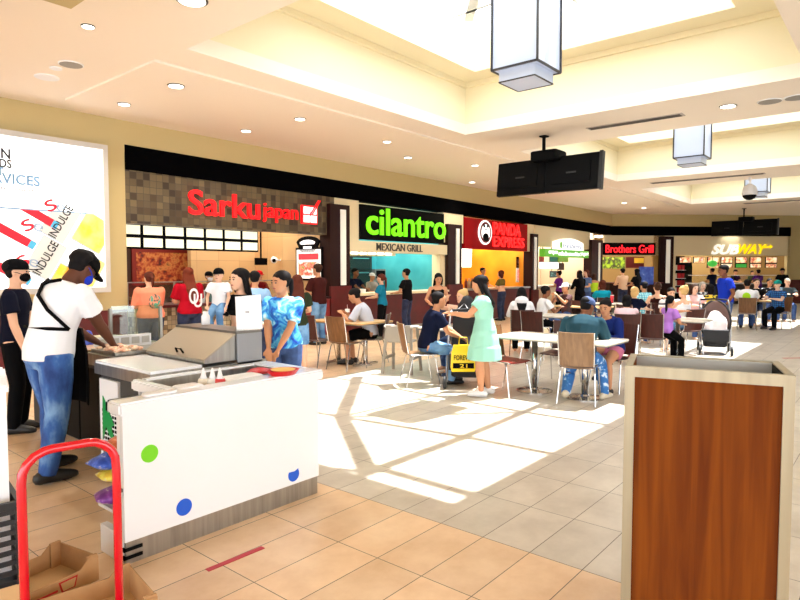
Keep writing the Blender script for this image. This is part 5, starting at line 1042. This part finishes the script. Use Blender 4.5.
a0, el, t = bp['arms'][1]; tg = MB().tube([t+Vector((.02, .02, 0)), t+Vector((.12, .0, -.03)), t+Vector((.22, -.02, -.08))], .006, 6).build('serving_tongs', m_steel); tg.parent = None; tg.matrix_world = Matrix.Translation((1.83, 5.09, 0)) @ Matrix.Rotation(R(8), 4, 'Z'); tag(tg, 'steel tongs held by the worker in the white tee', 'tongs')
person(dep(13, 6.0), -35, 'worker in black cap, black mask and dark navy tee at the left edge', H=1.74, lean=2, sk='light', top='tee', tm=cloth('navyblack', (16, 18, 34)), bm=m_blackc, shoes=m_shoeb, hair='short', cap=(m_blackc, 1), mask=m_blackc, vox=.011, hands=((.1, .14, .45), (.1, -.14, .45)))
# --- customers at the mosaic counter
pe = person(onw(150, 270, 9.95), 88, 'woman in coral shirt with back print standing at the mosaic counter', H=1.6, fem=True, w=1.5, tm=cloth('coral', (236, 140, 110)), bm=m_jeand, shoes=m_shoeb, hair='ponytail', hc='auburn', top='long', hands=FRONT, sk='light', face=False)
MB().ell((-.155, .0, 1.08), (.02, .11, .13)).build('print', noise_mat('print_shirt', [(.42, (70, 150, 130)), (.5, (236, 140, 110)), (.6, (60, 90, 80))], 16, 2, .8), pe['e'])
pe = person(onw(189, 270, 9.8), 80, 'woman in crimson jersey with white interlocked letters at the mosaic counter', H=1.68, fem=True, w=1.3, tm=cloth('crimson', (168, 14, 34)), bm=m_jeand, shoes=m_shoeb, hair='verylong', hc='red', top='tee', hands=FRONT, sk='light', sleeve=.8, face=False)
backprint(pe, 'O', m_whitec, 1.02, 1.3, .085, .2); bpy.data.objects[-1] if False else None
mt = Matrix.Rotation(R(-90), 4, 'Z'); text('U', 'print', m_whitec, -.0, .15, .96, 1.2, -.195, pe['e'], .01, .012, 0, None, mt)
pe = person(dep(242, 6.5), 205, 'long haired woman in black crop top and leggings behind the menu sheet', H=1.65, fem=True, tm=m_blackc, bm=m_blackc, top='crop', shoes=m_shoeb, hair='verylong', hc='black', sk='light', hy=-25, hands=((.14, .12, .6), (.16, -.14, .55)), vox=.011)
person(dep(219.5, 6.42), 215, 'small child in black cap and white tee held beside the long haired woman', H=.80, headw=1.28, z=.83, tm=m_whitec, bm=m_jeanl, top='tee', hair='short', cap=(m_blackc, 1), sk='light', w=1.0, shoes=m_shoeb, vox=.010, feet=((.18, .08, .14), (.14, -.06, .1)), hands=((.12, .13, .5), (.1, -.13, .52)))
person(dep(284, 6.3), 203, 'girl in blue tie-dye tee and jeans standing beside the menu sheet', H=1.625, fem=True, w=1.2, tm=m_tie, bm=m_jean, hair='ponytail', hc='black', sk='tan', hy=-22, shoes=m_shoeb, hands=((.15, .02, .47), (.17, -.02, .45)), vox=.011, sleeve=.75, hp=4)
person(dep(254.5, 9.4), 40, 'man in a light blue shirt behind the long haired woman', H=1.62, tm=cloth('lightblue', (150, 186, 226)), bm=m_jeand, top='tee', sk='tan', hands=FRONT, shoes=m_shoeb, face=False)
person(dep(297.5, 9.1), 60, 'woman with auburn hair in dark green tee behind the tie-dye girl', H=1.56, fem=True, tm=cloth('darkgreen', (44, 52, 36)), bm=m_jeanl, bottom='short', hair='long', hc='auburn', sk='light', shoes=m_shoeb, hands=FRONT, face=False)
person(onw(319, 270, 9.7), 98, 'man in dark brown shirt and jeans at the red pay counter', H=1.77, w=1.1, tm=cloth('maroonbrown', (58, 22, 20)), bm=m_jeanl, top='tee', sleeve=.8, hands=FRONT, hc='brown', shoes=m_shoeb, face=False)
person(onw(208, 270, 11.9), -95, 'cook in dark cap behind the mosaic counter under the blue screen', H=1.6, tm=cloth('cookred', (90, 26, 24)), bm=m_blackc, cap=(m_blackc, 1), sk='tan', hands=FRONT, vox=.014, mask=m_whitec)
person(onw(258, 270, 12.1), -90, 'cook in a red cap behind the mosaic counter', H=1.62, tm=cloth('cookred2', (120, 20, 22)), bm=m_blackc, cap=(cloth('capred', (190, 20, 26)), 1), sk='tan', hands=FRONT, vox=.014)
# --- at the Mexican grill
person(onw(354, 270, 11.75), -80, 'cook in navy shirt behind the left of the cream counter', H=1.68, tm=m_navyc, bm=m_blackc, sk='brown', hands=((.26, .08, .6), (.26, -.06, .6)), vox=.014, hair='short')
person(onw(371, 270, 12.2), -90, 'cook in white cap and grey shirt behind the cream counter', H=1.55, tm=cloth('cookgrey', (170, 160, 150)), bm=m_blackc, sk='tan', cap=(m_whitec, 1), hands=FRONT, vox=.014)
person(onw(382.5, 270, 9.55), 112, 'woman in teal tee with ponytail at the cream counter', H=1.54, fem=True, tm=cloth('teal', (20, 110, 140)), bm=m_blackc, hair='pony_long', hc='auburn', sk='light', hands=FRONT, shoes=m_shoeb, face=False)
person(onw(407.5, 270, 9.7), 105, 'man in black shirt and jeans at the cream counter', H=1.67, w=1.05, tm=m_blackc, bm=m_jeand, sk='tan', hands=FRONT, shoes=m_shoeb, face=False)
person(dep(438, 12.6), 215, 'woman in black tank top with long dark hair by the backpack', H=1.57, fem=True, top='tank', tm=m_blackc, bm=m_jeand, hair='long', sk='tan', hands=((.2, .05, .62), (.18, -.1, .6)), hp=14, hy=15)
# --- left tables
seated(371, 10.35, 122, 'dark chair under the man in the pale grey shirt', 'young man in pale grey shirt sitting with his back turned at oak table', H=1.74, lean=16, bend=14, hp=10, tm=cloth('palegrey', (196, 200, 214)), bm=m_blackc, bottom='short', sk='tan', hands=ONT, shoes=m_shoeb, top='tee', sleeve=.85, face=False)
seated(427, 8.55, -38, 'brown chair under the man in a navy polo', 'man in navy polo and light jeans sitting beside the stroller', 'b', .1, H=1.66, w=1.08, lean=10, bend=10, tm=m_navyc, bm=m_jeanl, sk='tan', hair='buzz', hands=((.3, .02, .40), (.28, -.04, .40)), shoes=m_shoeb, hy=6, vox=.011, feet=((.23, .08, 0), (.19, -.08, 0)))
pe = person(dep(485, 7.75), 118, 'woman in mint tiered dress and white sneakers standing by a stroller', H=1.57, fem=True, w=1.2, top='dress', tm=cloth('mint', (150, 206, 188)), bottom='none', shoes=m_shoew, hair='long', hc='black', sk='tan', hands=((.26, .10, .68), (.24, -.04, .66)), hp=14, vox=.011, feet=((.02, .075, 0), (-.03, -.07, 0, -8)), sleeve=.5, face=False)
seated(464, 9.9, 165, 'chair under the woman with fair brown hair behind mint dress', 'woman with fair brown hair and pale top raising her hand, behind mint dress', H=1.6, fem=True, tm=cloth('peach', (228, 196, 170)), hair='bun', hc='blond', sk='light', hands=((.2, .08, .62), (.2, -.04, .72)), face=True)
# --- long white table
pe = seated(581.5, 7.45, 14, 'walnut chair under the man in the blue cap', 'man in blue cap and dark teal tee sitting with his back turned', 'w', .06, H=1.66, w=1.2, lean=14, bend=22, hy=-30, hp=6, tm=cloth('darkteal', (34, 62, 74)), bm=m_jeanp, sk='brown', hair='buzz', cap=(noise_mat('cap_blue', [(.4, (44, 62, 104)), (.6, (72, 92, 136))], 30, 2, .9), 1), hands=ONT, shoes=m_shoec, vox=.011, sleeve=.85, feet=((-.02, .10, .02), (.12, -.16, 0, -20)))
seated(613, 8.1, 172, 'dark chair under the woman in the denim jacket', 'smiling woman in dark blue denim jacket and pink shorts at the white table', 'd', .02, H=1.5, fem=True, w=1.15, lean=16, bend=8, top='jacket', tm=cloth('denimjacket', (24, 40, 104)), bm=cloth('pinkshorts', (206, 120, 150)), bottom='mini', hair='bun', hc='black', sk='tan', hands=((.25, .05, .5), (.25, -.05, .52)), hy=10, vox=.011, shoes=m_shoeb, feet=((.22, .1, 0), (.2, .0, .12)))
# --- oak edged table group
seated(627, 10.5, 22, 'dark brown chair under the child in pale pink', 'child in pale pink tee with short black hair, back turned', 'd', .08, H=1.36, tm=cloth('palepink', (240, 206, 214)), bm=cloth('pinkleg', (220, 150, 160)), bottom='short', hair='bob', sk='light', hands=ONT, shoes=m_shoer, face=False, feet=((.22, .06, .02), (.22, -.06, .02)))
seated(667, 10.6, -28, 'dark brown chair under the girl in purple', 'girl in purple tee with dark ponytail reaching toward the grey stroller', None, .1, H=1.34, fem=True, tm=cloth('lilac', (176, 120, 206)), bm=m_blackc, bottom='long', hair='pony_long', sk='tan', hands=((.36, .02, .66), (.2, -.1, .5)), shoes=m_shoew, lean=10, hy=10, face=True)
chair(dep(653, 10.45), 10, 'd', 'dark brown chair beside the girl in purple')
seated(669, 13.0, 214, 'far chair under the boy facing us', 'boy in white and black tee facing us behind the girl in purple', H=1.52, tm=noise_mat('boy_tee', [(.46, (236, 236, 238)), (.54, (236, 236, 238)), (.56, (40, 40, 60))], 3, 1, .85, (.1, .1, 5)), bm=m_jeand, sk='light', hands=ONT, lean=12, hp=8)
seated(685, 11.75, 55, 'chair under the blonde woman in white', 'blonde woman in a white tank top with blue print, back turned', H=1.62, fem=True, top='tank', tm=cloth('whitetank', (240, 240, 244)), bm=m_jeanl, bottom='short', hair='bun', hc='blond', sk='light', hands=ONT, face=False)
seated(694, 14.4, 220, 'chair under the woman in pale pink near the blonde', 'woman in pale pink facing us beyond the blonde woman', H=1.58, fem=True, tm=cloth('palerose', (232, 190, 190)), hair='bob', hc='brown', sk='pale', hands=ONT)
seated(634, 13.2, -20, 'far dark chair under the blond child in navy', 'blond child in a navy top at the far pale table', H=1.5, tm=m_navyc, hair='bob', hc='blond', sk='pale', hands=ONT, face=True)
seated(645, 15.3, 60, 'far dark chair under the person in cyan plaid', 'person in cyan plaid shirt with a navy cap, back turned', H=1.66, tm=plaid_mat('plaid_cyan', (120, 210, 226), (190, 236, 240), (60, 150, 190)), hair='short', cap=(m_navyc, -1), hands=ONT, face=False)
seated(658, 13.9, 30, 'far dark chair under the woman in a brown top', 'woman in a dark brown top with brown hair, back turned', H=1.66, fem=True, tm=cloth('brownblack', (44, 18, 18)), hair='bun', hc='brown', sk='light', top='tank', hands=ONT, face=False)
seated(702, 16.3, 215, 'chair under the grey haired woman', 'grey haired woman in white and black near the yellow polka dots', H=1.6, fem=True, tm=noise_mat('grey_print', [(.45, (230, 230, 232)), (.55, (50, 50, 56))], 12, 1, .85), hair='bob', hc='grey', sk='pale', hands=ONT)
seated(711, 14.5, 40, 'chair under the person in yellow polka dots', 'person in yellow top with black dots beside the man in blue', H=1.55, fem=True, tm=noise_mat('yellow_dots', [(.6, (244, 214, 60)), (.64, (30, 26, 20))], 16, 0, .85, interp='LINEAR'), hair='bob', hc='black', hands=ONT, face=False)
person(dep(726, 13.3), 128, 'man in royal blue tee and jeans standing behind the grey stroller', H=1.75, w=1.12, tm=cloth('royal', (24, 52, 176)), bm=m_jean, sk='brown', hair='short', hands=((.06, .15, .5), (.02, -.14, .56)), shoes=m_shoew, hy=4, vox=.012, hp=10)
# --- right table group
pe = seated(747.5, 16.5, 12, 'brown chair under the man in white with a green print', 'man in white tee with green back print sitting at the right table', 'b', .1, H=1.76, w=1.1, tm=m_whitec, bm=m_jean, sk='tan', hands=ONT, shoes=m_shoeb, lean=10, bend=8, face=False)
MB().ell((-.13, .02, .9), (.03, .1, .11)).build('print', cloth('printgreen', (170, 220, 40)), pe['e'])
seated(756, 17.9, 205, 'far chair under the man with dark glasses on his head', 'man in dark shirt facing us at the right table', H=1.74, tm=m_blackc, sk='pale', hands=ONT, hair='short', hc='brown', cap=None)
seated(769, 19.3, 210, 'far chair under the man in a black jersey', 'man in black jersey with white print at the right table', H=1.7, tm=noise_mat('jersey', [(.55, (24, 24, 28)), (.6, (220, 220, 224))], 8, 1, .85), sk='tan', hands=ONT)
seated(778.5, 16.6, 158, 'brown chair under the person in blue plaid', 'person in blue plaid shirt and teal headscarf at the right table', 'b', .04, H=1.68, w=1.05, tm=plaid_mat('plaid_blue', (20, 60, 120), (40, 120, 190), (10, 20, 50)), bm=m_blackc, sk='pale', hair='bald', cap=(cloth('tealscarf', (30, 140, 130)), -1), hands=ONT, shoes=m_shoeb, feet=((.26, .1, 0), (.2, -.08, 0)))
seated(787, 19.3, 200, 'far chair under the bald man in grey', 'bald man in grey tee at the far side of the right table', H=1.72, tm=cloth('slategrey', (70, 82, 88)), sk='pale', hair='buzz', hc='grey', hands=ONT)
# --- queue at the orange shop and the salad shop
person(onw(502, 270, 9.9), 95, 'woman in olive crop tee and jeans at the orange shop', H=1.62, fem=True, w=1.1, tm=cloth('olive', (96, 84, 40)), bm=m_jeand, top='crop', hair='bob', hc='auburn', sk='light', hands=FRONT, shoes=m_shoeb, face=False)
person(onw(482, 270, 11.6), -95, 'server with dark hair behind the orange shop counter', H=1.72, tm=m_blackc, bm=m_blackc, sk='tan', hands=FRONT, vox=.015)
seated(522, 11.6, 30, 'dark chair under the girl in the white hooded top', 'girl in white hooded top with long black hair seated left of white tee', 'd', .08, H=1.62, fem=True, top='hood', tm=m_whitec, bm=m_blackc, hair='verylong', sk='tan', hands=ONT, lean=14, bend=10, face=False)
seated(540, 12.6, -42, 'far dark chair under the boy in white', 'boy in white tee with curly black hair in profile', 'd', .05, H=1.6, tm=m_whitec, bm=m_blackc, hair='curly', sk='brown', hands=((.2, .05, .6), (.26, -.05, .52)), lean=12)
seated(567, 14.6, 150, 'far chair under the person in a white cap', 'person in a white cap and dark shirt near the far oak table', H=1.62, tm=noise_mat('dark_red_tee', [(.4, (70, 30, 30)), (.6, (40, 24, 30))], 6, 2, .85), cap=(m_whitec, 1), sk='tan', hands=FRONT)
person(onw(560, 270, 9.9), 90, 'woman in purple tee standing at the salad shop', H=1.6, fem=True, w=1.15, tm=cloth('purple', (110, 40, 130)), bm=m_blackc, hair='bun', hc='black', hands=FRONT, shoes=m_shoeb, face=False)
person(dep(580, 20), 60, 'woman in black with long dark hair right of the purple tee', H=1.62, fem=True, w=1.1, top='long', tm=m_blackc, bm=m_blackc, hair='verylong', hands=FRONT, shoes=m_shoeb, face=False)
person(dep(587, 21.6), 160, 'person in slate blue with auburn hair facing the woman in black', H=1.64, fem=True, tm=cloth('slateblue', (90, 120, 170)), bm=m_jean, hair='bob', hc='auburn', sk='light', hands=FRONT, shoes=m_shoeb)
person(dep(594, 22), 40, 'person in a lime green tank top before the corner pillar', H=1.5, fem=True, w=1.15, top='tank', tm=cloth('lime', (180, 220, 50)), bm=m_jeand, hair='bob', hc='brown', hands=FRONT, shoes=m_shoeb, face=False)
seated(603, 16.6, 35, 'far dark chair under the person in teal with auburn hair', 'person in teal tee with auburn hair, back turned', H=1.7, fem=True, tm=cloth('tealbright', (20, 160, 190)), hair='bob', hc='auburn', hands=ONT, face=False)
person(dep(623, 23.5), 60, 'man in a tan shirt standing at the shop with red letters', H=1.7, w=1.15, tm=cloth('tanshirt', (226, 190, 160)), bm=m_jeand, top='long', sk='light', hands=FRONT, shoes=m_shoeb, face=False)
person(dep(637.5, 22.5), 70, 'woman with long black hair standing beside the tan shirt', H=1.68, fem=True, tm=m_blackc, bm=m_blackc, hair='verylong', hands=FRONT, shoes=m_shoeb, face=False)
# --- at the sandwich counter
dq = lambda px, d: P0+DU*ds(px, 270, d)+DV*d
person(dq(713, -1.0), 60, 'customer in navy shirt at the sandwich counter behind the blue tee', H=1.72, tm=m_navyc, bm=m_jeand, hands=FRONT, face=False, shoes=m_shoeb)
person(dq(735, 1.6), -130, 'sandwich maker in black cap left of the purple shirt', H=1.66, tm=m_blackc, bm=m_blackc, cap=(m_blackc, 1), hands=FRONT, vox=.016)
person(dq(759, -.9), 50, 'customer in a purple shirt at the sandwich counter', H=1.66, tm=cloth('purpleb', (90, 40, 120)), bm=m_jeand, hands=FRONT, face=False, shoes=m_shoeb)
person(dq(752, 1.7), -130, 'sandwich maker in dark green right of the black cap', H=1.6, tm=cloth('dgreen', (24, 50, 36)), bm=m_blackc, hands=FRONT, vox=.016)
person(dq(783, -1.6), 160, 'man in black cap and tee standing at the right end of sandwich counter', H=1.72, tm=m_blackc, bm=m_blackc, cap=(m_blackc, 1), hands=((.1, .18, .5), (.1, -.18, .5)), shoes=m_shoeb)
# --- strollers, blanket, shopping bag
stroller(ST, 196, 'grey and black stroller with mauve canopy and a white blanket', True)
c, s_ = math.cos(R(196)), math.sin(R(196))
def stp(x, y, z): return (ST.x+x*c-y*s_, ST.y+x*s_+y*c, z)
b = MB(); b.limb([(-.02, 0, .74), (.1, .02, .6), (.16, 0, .46), (.16, -.02, .34)], [(.12, .1), (.19, .12), (.2, .1), (.17, .06)], 16, ref=(0, 1, 0)); b.ell((.16, -.1, .45), (.1, .11, .2)); b.ell((.1, .1, .58), (.12, .11, .16)); b.ell((.2, -.12, .36), (.06, .09, .16))
o = b.build('blanket', noise_mat('blanket_white', [(.3, (226, 214, 218)), (.7, (244, 238, 240))], 8, 3, .9), None, remesh=.014, loc=(ST.x, ST.y, 0), rz=R(196)); tag(o, 'white blanket piled in the seat of the grey stroller', 'blanket')
s2p = Vector((7.12, 4.72, 0)); stroller(s2p, -150, 'dark folded stroller beside the man in navy, yellow bag on it', False)
yb = empty('shopping_bag', dep(463.5, 8.05), R(HEAD-90), 'yellow shopping bag with black lettering hanging by the woman in mint', 'bag'); yb.location.z = .26; m_yb = C('bag_yellow', (250, 214, 16), .4)
MB().loft([[Vector((x*k, y*k2, z)) for x, y in ((-.16, -.05), (.16, -.05), (.16, .05), (-.16, .05))] for z, k, k2 in ((0, .95, .6), (.05, 1.02, 1), (.25, .98, .9), (.36, .8, .4))]).build('bag', m_yb, yb)
text('FOREVER', 'lettering', m_black, -.13, .13, .16, .225, -.056, yb, .004, .01); MB().span(-.14, .14, -.058, -.05, .05, .12).build('band', m_black, yb); text('21', 'lettering', m_yb, -.05, .05, .06, .11, -.06, yb, .004, .01)
MB().tube([(-.06, 0, .35), (-.05, 0, .46), (.05, 0, .46), (.06, 0, .35)], .006, 6).build('handle', m_yb, yb)
# ---------------------------------------------------------------- apply modifiers so every part is a plain mesh
dg = bpy.context.evaluated_depsgraph_get()
for o in list(bpy.data.objects):
    if o.type == 'MESH' and o.modifiers:
        me = bpy.data.meshes.new_from_object(o.evaluated_get(dg)); me.name = o.name; o['_m'] = 1; o.data = me if False else o.data
        o['_n'] = me.name
for o in list(bpy.data.objects):
    if '_n' in o:
        me = bpy.data.meshes[o['_n']]; o.modifiers.clear(); o.data = me; del o['_n']; del o['_m']
bpy.context.view_layer.update()
